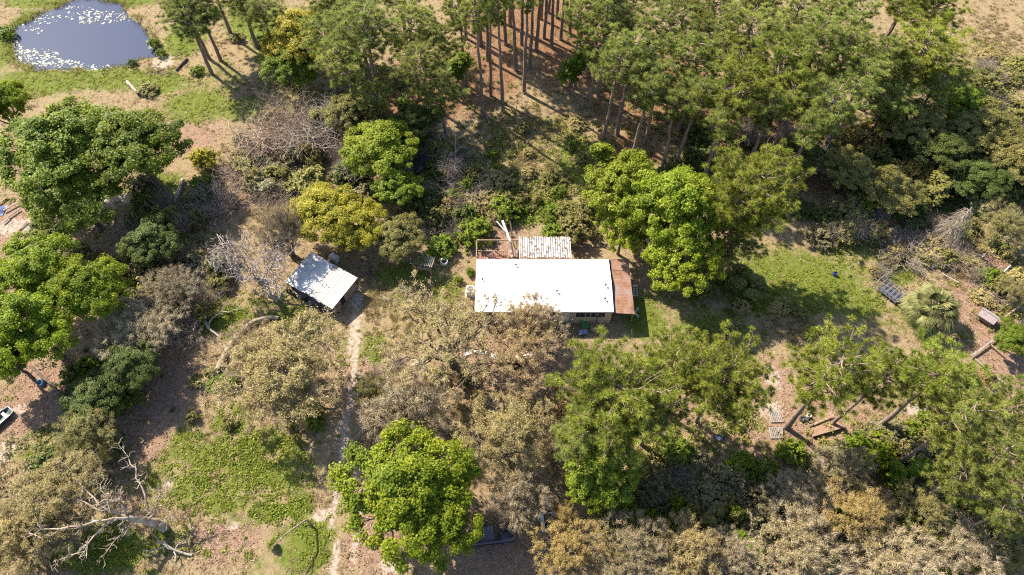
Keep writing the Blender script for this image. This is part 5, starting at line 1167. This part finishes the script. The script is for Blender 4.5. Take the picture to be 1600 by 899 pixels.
def rack():
    p = G(992, 489, 0.3); o = thing('folding_rack', 'white crossed folding rack beside the awning front corner', 'rack', (p.x, p.y, 0), 0.0)
    for k, (y, z) in enumerate(((-.12, 0), (.12, 0))):
        MB().bar((-.42, -.45 + y, .03), (.38, .42 + y, .62), .06, .05).put('leg', K['white'], o); MB().bar((.42, -.45 + y, .03), (-.38, .42 + y, .62), .06, .05).put('leg', K['white'], o)
    MB().bar((.38, .28, .64), (.38, .56, .64), .06, .05).put('crossbar', K['white'], o); MB().bar((-.38, .28, .64), (-.38, .56, .64), .06, .05).put('crossbar', K['white'], o)
rack()
def slab(label, pts, wd, group):
    """curved concrete walk piece through pixels"""
    P = [G(*p) for p in pts]; c = sum(P, Vector()) / len(P); m = MB(); vs = []
    for i, p in enumerate(P):
        d = (P[min(i + 1, len(P) - 1)] - P[max(i - 1, 0)]).normalized(); s = Vector((-d.y, d.x, 0)) * wd / 2
        for q in (p + s, p - s):
            for z in (-0.06, 0.075): vs.append((q.x - c.x, q.y - c.y, z))
    fs = [(0, 2, 3, 1), (len(vs) - 4, len(vs) - 3, len(vs) - 1, len(vs) - 2)]
    for i in range(len(P) - 1):
        a = i * 4; fs += [(a + 1, a + 3, a + 7, a + 5), (a, a + 4, a + 6, a + 2), (a, a + 1, a + 5, a + 4), (a + 2, a + 6, a + 7, a + 3)]
    m.add(vs, fs); o = m.put('concrete_edging', K['conc'], None); o.location = (c.x, c.y, 0); tag(o, label, 'edging', group)
slab('left arc of white concrete edging in front of the house', [(726, 555), (733, 551), (742, 549.5), (752, 550), (760, 552.5)], 0.5, 'white concrete edging pieces')
slab('middle bit of white concrete edging in front of the house', [(766, 553.5), (772, 557), (777, 560)], 0.45, 'white concrete edging pieces')
slab('right arc of white concrete edging in front of the house', [(806, 560), (816, 559.5), (826, 556.5), (836, 551)], 0.6, 'white concrete edging pieces')

def shed():
    C = [G(486, 393, 2.4), G(559, 435, 2.2), G(518, 482, 1.9), G(444, 438, 2.1)]
    c = sum((Vector((p.x, p.y, 0)) for p in C), Vector()) / 4; u = ((C[1] - C[0]) + (C[2] - C[3])); u.z = 0; Lx = u.length / 2; ang = math.atan2(u.y, u.x); v = ((C[0] - C[3]) + (C[1] - C[2])); v.z = 0; Ly = v.length / 2
    o = thing('shed', 'square shed with patched white and grey metal roof', 'shed', (c.x, c.y, 0), ang); hx, hy = Lx / 2, Ly / 2; wx, wy = hx - .35, hy - .3
    rr = random.Random(9); n = 8; wd = Lx / n
    zf = lambda y: 1.8 + 0.5 * (y + hy) / Ly           # one slope, higher at the back
    rf = MB(); rf.box(-hx + .1, hx - .1, -hy + .1, -hy + .22, zf(-hy) - .13, zf(-hy) - .03); rf.box(-hx + .1, hx - .1, hy - .22, hy - .1, zf(hy) - .2, zf(hy) - .09); rf = rf.put('roof', K['wood'], o)
    for i in range(n):
        s = MB(); vs = []; k = 7; e0, e1 = rr.uniform(-.06, .06), rr.uniform(-.05, .05)
        for j in range(k):
            x = -hx + wd * i + (wd + .03) * j / (k - 1); dz = (0.014 if j in (0, 3, 6) else 0) + 0.008 * (i % 2)
            vs += [(x, -hy + e0, zf(-hy) + dz), (x, hy + e1, zf(hy) + dz), (x, -hy + e0, zf(-hy) + dz - .02), (x, hy + e1, zf(hy) + dz - .02)]
        fs = []
        for j in range(k - 1):
            a = j * 4; fs += [(a, a + 1, a + 5, a + 4), (a + 2, a + 6, a + 7, a + 3), (a + 1, a + 3, a + 7, a + 5), (a, a + 4, a + 6, a + 2)]
        s.add(vs, fs); s.put('roof_sheet', K['zincgrey'] if i in (4, 5, 6) else K['zinc'], rf)
    # walls: back, left and right of boards; the front is open under the eave
    t = .05
    for i in range(9):
        x0 = -wx + i * (2 * wx / 9); MB().box(x0, x0 + 2 * wx / 9 - .02, wy - t, wy, -0.05, zf(wy) - .12).put('board', K['greywood'], o)
    for s, xx in ((-1, -wx), (1, wx)):
        nb = 6
        for i in range(nb):
            y0 = -wy + i * (2 * wy - t) / nb
            if s == 1 and i == 2: continue
            MB().box(xx - t if s > 0 else xx, xx if s > 0 else xx + t, y0, y0 + (2 * wy - t) / nb - .02, -0.05, zf(y0) - .12).put('board', K['ply'], o)
    y0 = -wy + 2 * (2 * wy - t) / 6; dr = MB().box(wx - .06, wx - .02, y0 + .02, y0 + .6, -0.03, 1.6).put('door', K['black'], o)
    for x in (-wx, -wx / 3, wx / 3, wx): MB().box(x - .05, x + .05, -wy - .05, -wy + .05, -0.05, zf(-wy) - .13).put('post', K['wood'], o)
    MB().box(-wx + .1, wx - .1, -wy + 1.2, -wy + 1.25, -0.05, 1.75).put('inner_wall', K['wood'], o); MB().box(-wx + .1, wx - .1, -wy - .3, -wy + 1.15, -.05, .05).put('floor', K['greywood'], o)
    def loc(x, y, z=0): a = o.matrix_basis @ Vector((x, y, z)); return a
    M = Matrix.Translation(o.location) @ Matrix.Rotation(ang, 4, 'Z')
    return M, wx, wy, ang
SM, swx, swy, sang = shed()
def tyre_mesh():
    m = MB(); m.lathe([(.19, -.09), (.27, -.11), (.335, -.08), (.345, 0), (.335, .08), (.27, .11), (.19, .09)], 20); return m.mesh('tyre', True)
TY = tyre_mesh()
def tyre(label, loc, rot):
    o = link('tyre', TY, K['rubber']); o.location = loc; o.rotation_euler = rot; return tag(o, label, 'tyre', 'old tyres')
p = SM @ Vector((-swx - .05, -swy - .55, .32)); tyre('upright tyre leaning at the left front corner of the shed', p, (1.25, 0, sang + .2))
p = SM @ Vector((-swx + .75, -swy - .6, .32)); tyre('second tyre leaning under the shed front eave', p, (1.25, 0, sang - .1))
p = G(1254, 655, 0.1); tyre('tyre lying flat beside the white bucket on pink soil', (p.x, p.y, .1), (0, 0.05, 0))
p = G(1266, 657, 0.1); tyre('tyre half buried behind the white bucket on pink soil', (p.x, p.y, .02), (0.35, 0.2, 0))
rj = random.Random(21)
for i, (lab, mt, kind) in enumerate((('pale bucket in the row under the shed front eave', 'offwhite', 'b'), ('dark crate in the row under the shed front eave', 'black', 'c'), ('second pale bucket under the shed front eave', 'white', 'b'), ('wooden crate under the shed front eave', 'wood', 'c'), ('dark bucket under the shed front eave near the ladder', 'darkmetal', 'b'), ('pale blue bucket under the shed front eave', 'paleblue', 'b'))):
    q = SM @ Vector((-swx + 1.55 + i * .78, -swy - .42 + rj.uniform(-.08, .08), 0)); nm = 'bucket' if kind == 'b' else 'crate'; o = thing(nm, lab, nm, (q.x, q.y, 0), rj.uniform(0, 1), 'junk along the shed front')
    if kind == 'b':
        MB().lathe([(.001, 0), (.15, 0), (.19, .38), (.205, .38), (.18, .36), (.14, .05), (.001, .05)], 14).put('pail', K[mt], o); MB().tube([(.2 * math.cos(a), 0, .38 + .02 * math.sin(a)) if False else (.2 * math.cos(a), -.12 * math.sin(a), .39) for a in [k * math.pi / 8 for k in range(9)]], .012, 5).put('handle', K['grey'], o)
    else:
        MB().box(-.24, .24, -.18, .18, -.02, .03).put('bottom', K[mt], o)
        for s in (-1, 1):
            for z in (.08, .2): MB().box(-.24, .24, s * .18 - .012, s * .18 + .012, z, z + .09).put('slat', K[mt], o); MB().box(s * .24 - .012, s * .24 + .012, -.165, .165, z, z + .09).put('slat', K[mt], o)
            for t in (-1, 1): MB().box(s * .21 - .02, s * .21 + .02, t * .15 - .02, t * .15 + .02, .03, .3).put('corner_post', K[mt], o)
def cooler():
    p = G(522, 403, 0.5); o = thing('chest_freezer', 'small white chest standing behind the shed', 'freezer', (p.x, p.y, 0), sang); MB().box(-.5, .5, -.35, .35, -.03, .75).put('cabinet', K['white'], o); MB().box(-.52, .52, -.37, .37, .755, .85).put('lid', K['white'], o); MB().box(-.1, .1, -.40, -.375, .7, .74).put('handle', K['grey'], o)
cooler()
def grill():
    p = G(577, 428, 0.5); o = thing('kettle_grill', 'black round kettle grill right of the shed', 'grill', (p.x, p.y, 0)); MB().lathe([(.001, .45), (.22, .5), (.32, .66), (.33, .70), (.30, .70), (.2, .55), (.001, .5)], 18).put('bowl', K['black'], o); MB().lathe([(.33, .705), (.30, .82), (.18, .92), (.001, .95)], 18).put('lid', K['black'], o, True)
    for a in (0.3, 2.4, 4.5): MB().tube([(.2 * math.cos(a), .2 * math.sin(a), .5), (.32 * math.cos(a), .32 * math.sin(a), -.02)], .02, 6).put('leg', K['grey'], o)
    MB().box(-.06, .06, -.02, .02, .96, 1.0).put('handle', K['rust'], o)
grill()
def arbor():
    P = [G(644.6, 398, 2.1), G(679, 404, 2.1), G(677, 417, 2.0), G(641, 411, 2.0)]; c = sum((Vector((q.x, q.y, 0)) for q in P), Vector()) / 4; u = P[1] - P[0]; ang = math.atan2(u.y, u.x); Lx = math.hypot(u.x, u.y); Ly = 1.35
    o = thing('garden_arbor', 'small wooden garden arbor with slatted mossy top', 'arbor', (c.x, c.y, 0), ang); hx, hy = Lx / 2, Ly / 2
    for sx in (-1, 1):
        for sy in (-1, 1): MB().bar((sx * (hx - .25), sy * (hy - .1) * (1.35 if sy < 0 else 1), -.05), (sx * (hx - .3), sy * (hy - .15), 1.9), .12).put('post', K['wood'], o)
        MB().bar((sx * (hx - .3), -hy - .05, 1.95), (sx * (hx - .3), hy + .05, 1.95), .09, .12).put('rafter', K['wood'], o)
    for y in (-hy + .1, hy - .1): MB().bar((-hx, y, 2.05), (hx, y, 2.05), .1, .08).put('beam', K['greywood'], o)
    rr = random.Random(3)
    for i in range(13): x = -hx + .08 + i * (Lx - .16) / 12; MB().bar((x, -hy - .1 + rr.uniform(-.1, .1), 2.12), (x + rr.uniform(-.04, .04), hy + .1 + rr.uniform(-.1, .1), 2.12 + rr.uniform(0, .03)), .10, .05).put('slat', K['greywood'], o)
    rs = np.random.RandomState(4); q = 420; C = np.stack([rs.uniform(-hx, hx * .25, q), rs.uniform(-hy, hy, q), 2.17 + rs.rand(q) * .07], 1); P_, F_, V_ = leaves(rs, C, unit(rs.normal(size=(q, 3)) * .5 + np.array([0, 0, 1])), rs.uniform(.06, .15, q), rs.rand(q)); v_ = link('creeper', mesh_np('creeper', P_, [F_], V_), L['olive'], o); v_['kind'] = 'stuff'
    MB().box(-hx + .5, hx - .5, -.25, .2, .42, .48).put('bench_seat', K['wood'], o)
arbor()
def drum(label, px, py, r, h, m1, m2, name='drum', tilt=0.0, rz=0):
    p = G(px, py, h * .6); o = thing(name, label, name, (p.x, p.y, 0), rz); o.rotation_euler[0] = tilt
    MB().lathe([(.001, 0), (r * .92, 0), (r, .04), (r * 1.02, h * .5), (r, h - .03), (r * .95, h), (r * .8, h), (r * .78, h * .55), (.001, h * .5)], 20).put('body', m1, o, False); MB().lathe([(r * .55, h * .52), (r * .55, h * .58), (.001, h * .6)], 16).put('contents', m2, o)
    for z in (.33, .66): MB().lathe([(r * 1.02, h * z - .02), (r * 1.06, h * z), (r * 1.02, h * z + .02)], 20).put('hoop', m1, o)
drum('white open tub right of the arbor', 693, 408, .45, .75, K['white'], K['black'], 'tub', 0.25, 0.6)
drum('blue and white drum under the big front pine', 980, 777, .42, .8, K['paleblue'], K['white'])
drum('small blue bucket on the shaded lawn', 1305, 428, .24, .42, K['blue'], K['blue'], 'bucket')
drum('white bucket beside the flat tyre on pink soil', 1264, 650, .24, .4, K['offwhite'], K['black'], 'bucket')
drum('pale blue pail by the dark fallen trunk at the left', 64, 596, .34, .5, K['paleblue'], K['paleblue'], 'pail', 0.4)
drum('grey washtub on bare soil below the yellow green front pine', 1123, 684, .36, .4, K['grey'], K['white'], 'tub')
drum('small white pail at the wood edge behind the lawn', 1325, 315, .3, .4, K['white'], K['white'], 'pail')
drum('tiny white pail near the dead brush behind the metal frame', 1378, 376, .22, .35, K['white'], K['offwhite'], 'pail')
bars('wooden_post', 'brown post leaning behind the blue and white drum', 'post', ((982, 748, 1.2), (984, 768, 0.0)), .12, .12, K['wood'])

def metal_frame():
    P = [G(1381, 432, .6), G(1416, 459, .6), G(1398, 474, .6), G(1366, 446, .6)]; c = sum((Vector((q.x, q.y, 0)) for q in P), Vector()) / 4; u = (P[1] - P[0]); ang = math.atan2(u.y, u.x); Lx = math.hypot(u.x, u.y); Ly = 1.7
    o = thing('metal_frame', 'dark steel trailer frame with cross bars beyond the fan palm', 'metal frame', (c.x, c.y, 0), ang); hx, hy = Lx / 2, Ly / 2
    MB().box(-hx * .55, hx, -hy, hy, .28, .33).put('bed', K['darkmetal'], o)
    for y in (-hy, hy):
        for z in (.40, .95): MB().bar((-hx, y, z), (hx, y, z), .06).put('rail', K['grey'], o)
        for i in range(6): x = -hx + .05 + i * (Lx - .1) / 5; MB().bar((x, y, -.03), (x, y, .92), .05).put('upright', K['grey'], o)
    for i in range(7): x = -hx + i * Lx / 6; MB().bar((x, -hy, 1.0), (x, hy, 1.0), .05).put('crossbar', K['greywood'] if i == 0 else K['grey'], o)
    MB().bar((-hx - .7, .1, .4), (hx + .3, .1, 1.06), .05).put('brace', K['greywood'], o); MB().bar((hx + .05, -hy - .2, .9), (hx + .35, hy + .3, .9), .12, .05).put('tail_board', K['ply'], o)
metal_frame()
def coop():
    P = [G(1544, 390, .8), G(1578, 413, .8), G(1570, 425, .8), G(1535, 405, .8)]; c = sum((Vector((q.x, q.y, 0)) for q in P), Vector()) / 4; u = (P[1] - P[0]); ang = math.atan2(u.y, u.x); Lx = math.hypot(u.x, u.y); hx, hy = Lx / 2, .8
    o = thing('low_coop', 'low coop with rusty leaf covered top near the right edge', 'coop', (c.x, c.y, 0), ang)
    MB().box(-hx + .1, hx - .1, -hy + .1, hy - .1, -.05, .7).put('wall', K['wood'], o)
    for i in range(4): x0 = -hx + i * Lx / 4; MB().box(x0, x0 + Lx / 4 + .02, -hy, hy, .74 + .012 * (i % 2), .765 + .012 * (i % 2)).put('roof_sheet', K['rust'], o)
    for s in (-1, 1): MB().box(s * hx - .05, s * hx + .05, -hy, hy, .79, .84).put('end_batten', K['white'], o)
    rs = np.random.RandomState(8); q = 500; C = np.stack([rs.uniform(-hx, hx, q), rs.uniform(-hy, hy, q), .80 + rs.rand(q) * .03], 1); P_, F_, V_ = leaves(rs, C, unit(rs.normal(size=(q, 3)) * .3 + np.array([0, 0, 1])), rs.uniform(.06, .16, q), rs.rand(q)); f = link('leaf_litter', mesh_np('leaf_litter', P_, [F_], V_), L['litter'], o); f['kind'] = 'stuff'
coop()
def hutch():
    P = [G(1528, 487, 1.0), G(1540, 479, 1.2), G(1565, 495, 1.2), G(1553, 508, 1.0)]; c = sum((Vector((q.x, q.y, 0)) for q in P), Vector()) / 4; u = (P[2] - P[1]); ang = math.atan2(u.y, u.x); Lx = math.hypot(u.x, u.y); hx, hy = Lx / 2, .75
    o = thing('animal_hutch', 'small hutch with grey pitched roof near the right edge', 'hutch', (c.x, c.y, 0), ang)
    m = MB(); m.add([(-hx + .15, -hy + .12, .3), (hx - .15, -hy + .12, .3), (hx - .15, hy - .12, .3), (-hx + .15, hy - .12, .3), (-hx + .15, -hy + .12, .85), (hx - .15, -hy + .12, .85), (hx - .15, hy - .12, .85), (-hx + .15, hy - .12, .85), (-hx + .15, 0, 1.22), (hx - .15, 0, 1.22)], [(3, 2, 1, 0), (0, 1, 5, 4), (2, 3, 7, 6), (0, 4, 8, 7, 3), (1, 2, 6, 9, 5), (4, 5, 9, 8), (6, 7, 8, 9)]); m.put('wall', K['wood'], o)
    for s in (-1, 1): m = MB(); m.add([(-hx, 0, 1.32), (hx, 0, 1.32), (hx, s * hy, .86), (-hx, s * hy, .86), (-hx, 0, 1.27), (hx, 0, 1.27), (hx, s * hy, .81), (-hx, s * hy, .81)], [(0, 1, 2, 3), (7, 6, 5, 4), (3, 2, 6, 7), (0, 3, 7, 4), (1, 5, 6, 2)]); m.put('roof', K['dog'], o)
    MB().bar((-hx - .02, 0, 1.34), (hx + .02, 0, 1.34), .14, .04).put('ridge_board', K['greywood'], o)
    for sx in (-1, 1):
        for sy in (-1, 1): MB().box(sx * (hx - .2) - .05, sx * (hx - .2) + .05, sy * (hy - .17) - .05, sy * (hy - .17) + .05, -.05, .3).put('leg', K['wood'], o)
    MB().box(hx - .149, hx - .12, -.25, .25, .35, .8).put('door', K['black'], o)
hutch()
for i, (a, b, mt, lab) in enumerate((((1517, 557, .35), (1563, 523, .45), 'greywood', 'long grey fence rail running up towards the hutch'), ((1566, 498, .5), (1592, 479, .5), 'wood', 'brown fence rail behind the hutch'), ((1546, 537, .3), (1568, 556, .2), 'wood', 'short dark rail crossing the long grey fence rail'), ((1523, 561, .12), (1572, 602, .1), 'greywood', 'grey rail on the ground below the long fence rail'))):
    bars('fence_rail', lab, 'fence rail', (a, b), .18, .14, K[mt], 'fence rails at the right')
bars('pipe', 'thin white pipe lying in dead brush above the fan palm', 'pipe', ((1471, 427, .3), (1498, 442, .25)), .09, .09, K['offwhite'])
for i, (px, py, lab, rz) in enumerate(((1211, 652, 'upper pale pallet beside the pine trunk on pink soil', .05), (1211, 677, 'lower grey pallet beside the pine trunk on pink soil', .02))):
    p = G(px, py); o = thing('pallet', lab, 'pallet', (p.x, p.y, 0), rz, 'pallets on the pink soil')
    for y in (-.55, 0, .55): MB().box(-.62, .62, y - .05, y + .05, -.02, .09).put('bearer', K['greywood'], o)
    for k in range(7): x = -.6 + k * .187; MB().box(x, x + .13, -.62, .62, .092, .115).put('slat', K['greywood'], o)
bars('plank', 'upright grey board at the foot of the pallet pine', 'plank', ((1222, 668, .1), (1222, 684, .1)), .12, .25, K['greywood'])
bars('plank', 'pale plank beside the pine shadow on pink soil', 'plank', ((1270, 707, .08), (1290, 726, .08)), .2, .05, K['greywood'])
def pit_shadow_form():  # made-up boards and heaped soil stand in for a dug pit's shadow
    P = [G(1270, 682, .2), G(1318, 668, .2)]; c = (P[0] + P[1]) / 2; u = P[1] - P[0]; ang = math.atan2(u.y, u.x); hx = u.length / 2
    o = thing('pit_stand_in', 'boards and soil standing in for the dug pit shadow right of the tyre', 'pit stand-in', (c.x, c.y, 0), ang)
    MB().box(-hx, hx, -.08, .08, -.05, .42).put('pit_front', K['oakdark'] if 'oakdark' in K else K['wood'], o); MB().add([(-hx, .09, -.05), (hx, .09, -.05), (hx, 1.0, -.05), (-hx, 1.0, -.05), (-hx, .09, .16), (hx, .09, .36), (hx - .2, .7, .2), (-hx + .4, .8, .06)], [(0, 1, 5, 4), (4, 5, 6, 7), (1, 2, 6, 5), (2, 3, 7, 6), (3, 0, 4, 7)]).put('soil', K['soil'], o); MB().box(hx, hx + .1, -.08, 1.0, -.05, .45).put('pit_side', K['wood'], o); MB().bar((-hx + .2, 1.1, .06), (hx - .3, 1.5, .3), .2, .06).put('loose_board', K['wood'], o)
K['soil'] = noise_mat('red_soil', (0.13, 0.075, 0.05), (0.24, 0.15, 0.105), 5, 0.95, 6)
pit_shadow_form()
def block():
    p = G(1305, 702); o = thing('concrete_block', 'small white hollow concrete block near the dug pit', 'block', (p.x, p.y, 0), -.2); m = MB()
    for a in ((-.25, -.17, -.2, .2), (.17, .25, -.2, .2), (-.17, .17, -.2, -.13), (-.17, .17, .13, .2)): m.box(*a, -.02, .3)
    m.put('block', K['conc'], o); MB().box(-.169, .169, -.129, .129, -.02, .06).put('core', K['soil'], o)
block()

# ------------------------------------------------------------------ vehicles
def wheel(parent, x, y, r=.32, wdt=.2, mt=None):
    M = Matrix.Rotation(math.pi / 2, 4, 'X'); w_ = MB().lathe([(r * .6, -wdt / 2), (r * .9, -wdt / 2), (r, -wdt * .35), (r, wdt * .35), (r * .9, wdt / 2), (r * .6, wdt / 2)], 18, M).put('wheel', K['rubber'], parent); w_.location = (x, y, r - .02)
    MB().lathe([(.001, -wdt * .42), (r * .35, -wdt * .44), (r * .6, -wdt * .3), (r * .6, wdt * .3), (r * .35, wdt * .44), (.001, wdt * .42)], 14, M).put('rim', K['grey'], w_)
def car(label, px, py, rz, mt, group, name='car'):
    p = G(px, py, .8); o = thing(name, label, 'car', (p.x, p.y, 0), rz, group)
    prof = [(-2.2, .35, .55, .80), (-2.1, .3, .85, .86), (-1.5, .28, .95, .90), (-1.0, .28, .98, .90), (.7, .28, .98, .90), (1.6, .28, .88, .88), (2.15, .3, .75, .82), (2.25, .38, .5, .74)]
    vs = []; fs = []
    for x, z0, z1, hw in prof: vs += [(x, -hw * .96, z0), (x, -hw, (z0 + z1) / 2), (x, -hw * .93, z1), (x, 0, z1 + .03), (x, hw * .93, z1), (x, hw, (z0 + z1) / 2), (x, hw * .96, z0)]
    for i in range(len(prof) - 1):
        for j in range(7): a, b = i * 7 + j, i * 7 + (j + 1) % 7; fs.append((a, b, b + 7, a + 7))
    fs += [tuple(range(7)), tuple(range(len(vs) - 1, len(vs) - 8, -1))]; MB().add(vs, fs).put('body', mt, o, True)
    cb = [(-1.55, .94, .78), (-.95, 1.40, .62), (.35, 1.42, .62), (1.05, .97, .78)]; v2 = [(x, s * hw, z) for x, z, hw in cb for s in (-1, 1)]
    MB().add(v2, [(2, 3, 5, 4), (0, 2, 4, 6), (1, 7, 5, 3)]).put('roof', mt, o)
    for nm, k0 in (('rear_window', 0), ('windscreen', 4)): MB().add([(x, y * .985, z - .012) for x, y, z in v2[k0:k0 + 4]], [(0, 1, 3, 2)]).put(nm, K['glass'], o)
    for s in (-1, 1):
        MB().add([(-1.3, s * .765, 1.0), (-.9, s * .66, 1.34), (-.3, s * .655, 1.36), (-.3, s * .765, 1.0)], [(0, 1, 2, 3)]).put('window', K['glass'], o); MB().add([(-.2, s * .765, 1.0), (-.2, s * .655, 1.36), (.32, s * .655, 1.36), (.8, s * .765, 1.0)], [(0, 1, 2, 3)]).put('window', K['glass'], o)
        MB().box(2.16, 2.24, s * .58 - .15, s * .58 + .15, .55, .68).put('headlight', K['offwhite'], o); MB().box(-2.2, -2.13, s * .6 - .14, s * .6 + .14, .6, .75).put('tail_light', K['rust'], o)
        for x in (-1.35, 1.4): wheel(o, x, s * .82)
    return o
car('dark car parked under trees beside the bright green track oak', 766, 835, .12, K['carblue'], 'dark cars under the trees')
car('corner of a dark car at the bottom edge among tan oaks', 1168, 905, 1.9, K['carblue'], 'dark cars under the trees')
car('abandoned black car in the thicket beside the light green round tree', 664, 250, .9, K['black'], 'dark cars under the trees')
def trailer():
    p = G(861, 815, .6); o = thing('utility_trailer', 'small white open trailer with junk and rusty tongue', 'trailer', (p.x, p.y, 0), .12)
    MB().box(-.95, .95, -.75, .75, .42, .48).put('bed', K['black'], o)
    for y in (-.78, .78): MB().box(-1.0, 1.0, y - .04, y + .04, .4, .85).put('side_panel', K['white'], o)
    MB().box(-1.0, -.66, -.74, .74, .5, .88).put('front_panel', K['white'], o); MB().box(.93, 1.0, -.74, .74, .42, .85).put('tail_panel', K['white'], o)
    MB().box(.1, .9, -.7, .7, .5, .82).put('tool_box', K['offwhite'], o)
    for y in (-.88, .88): wheel(o, .1, y, .3, .17)
    MB().bar((-.9, .7, .44), (-1.7, 2.2, .46), .1).put('tongue', K['rustpipe'], o); MB().bar((-.2, .8, .44), (-1.6, 2.15, .46), .08).put('tongue_brace', K['rustpipe'], o)
    rr = random.Random(6)
    for i in range(5):
        a = Vector((rr.uniform(.15, .8), rr.uniform(-.6, .6), .85)); MB().bar(a, a + Vector((rr.uniform(-.4, .4), rr.uniform(-.3, .3), .1)), .12, .08).put('scrap', K['zinc'] if i % 2 else K['grey'], o)
trailer()
def boat():
    p = G(-10, 664, .3); o = thing('jon_boat', 'grey green flat bottomed boat at the left edge', 'boat', (p.x, p.y, 0), 0.98); st = [(-2.1, .62, .0), (-1.0, .70, 0), (.6, .70, 0), (1.6, .62, .12), (2.1, .50, .32)]
    vs = []; fs = []
    for x, w_, b in st: vs += [(x, -w_ * .78, b), (x, -w_, .5), (x, -w_ + .06, .5), (x, -w_ * .72, b + .06), (x, w_ * .72, b + .06), (x, w_ - .06, .5), (x, w_, .5), (x, w_ * .78, b)]
    for i in range(len(st) - 1):
        for j in range(8): a, c = i * 8 + j, i * 8 + (j + 1) % 8; fs.append((a, c, c + 8, a + 8))
    fs += [tuple(range(8)), tuple(range(len(vs) - 1, len(vs) - 9, -1))]; MB().add(vs, fs).put('hull', K['boat'], o)
    MB().box(-2.14, -2.07, -.6, .6, .0, .5).put('transom', K['grey'], o); MB().box(2.06, 2.12, -.48, .48, .32, .52).put('bow_plate', K['grey'], o)
    for y in (-1, 1): MB().bar((-2.1, y * .62, .52), (1.6, y * .62, .52), .07, .05).put('gunwale', K['grey'], o)
    for x in (-1.2, .2, 1.3): MB().box(x - .16, x + .16, -.6, .6, .34, .39).put('seat', K['boat'], o)
boat()
for i, (a, b, lab) in enumerate((((5, 329, .3), (29, 316, .3), 'upper pale board in the lumber heap at the left edge'), ((12, 339, .25), (31, 326, .25), 'middle pale board in the lumber heap at the left edge'), ((4, 349, .2), (14, 340, .2), 'short pale board in the lumber heap at the left edge'), ((25, 364, .1), (43, 346, .15), 'brown board lying alone on grey sand at the left'), ((-8, 322, .2), (12, 308, .2), 'brown board at the back of the left lumber heap'))):
    bars('board', lab, 'board', (a, b), .2, .08, K['wood'] if i in (3, 4) else K['greywood'], 'boards of the left lumber heap')
def tarp():
    p = G(-4, 330); rs = np.random.RandomState(5); n = 9; g = np.linspace(-1, 1, n); X, Y = np.meshgrid(g, g); Z = .28 * np.clip(1 - X ** 2, 0, 1) * np.clip(1 - Y ** 2, 0, 1) + rs.rand(n, n) * .08
    i = (np.arange(n - 1)[:, None] * n + np.arange(n - 1)[None]).ravel(); o = link('tarp', mesh_np('tarp', np.stack([X.ravel(), Y.ravel() * .8, Z.ravel()], 1), [np.stack([i, i + 1, i + n + 1, i + n], 1)]), K['blue']); o.location = (p.x, p.y, 0); tag(o, 'crumpled blue tarp at the left edge beside the lumber heap', 'tarp')
tarp()
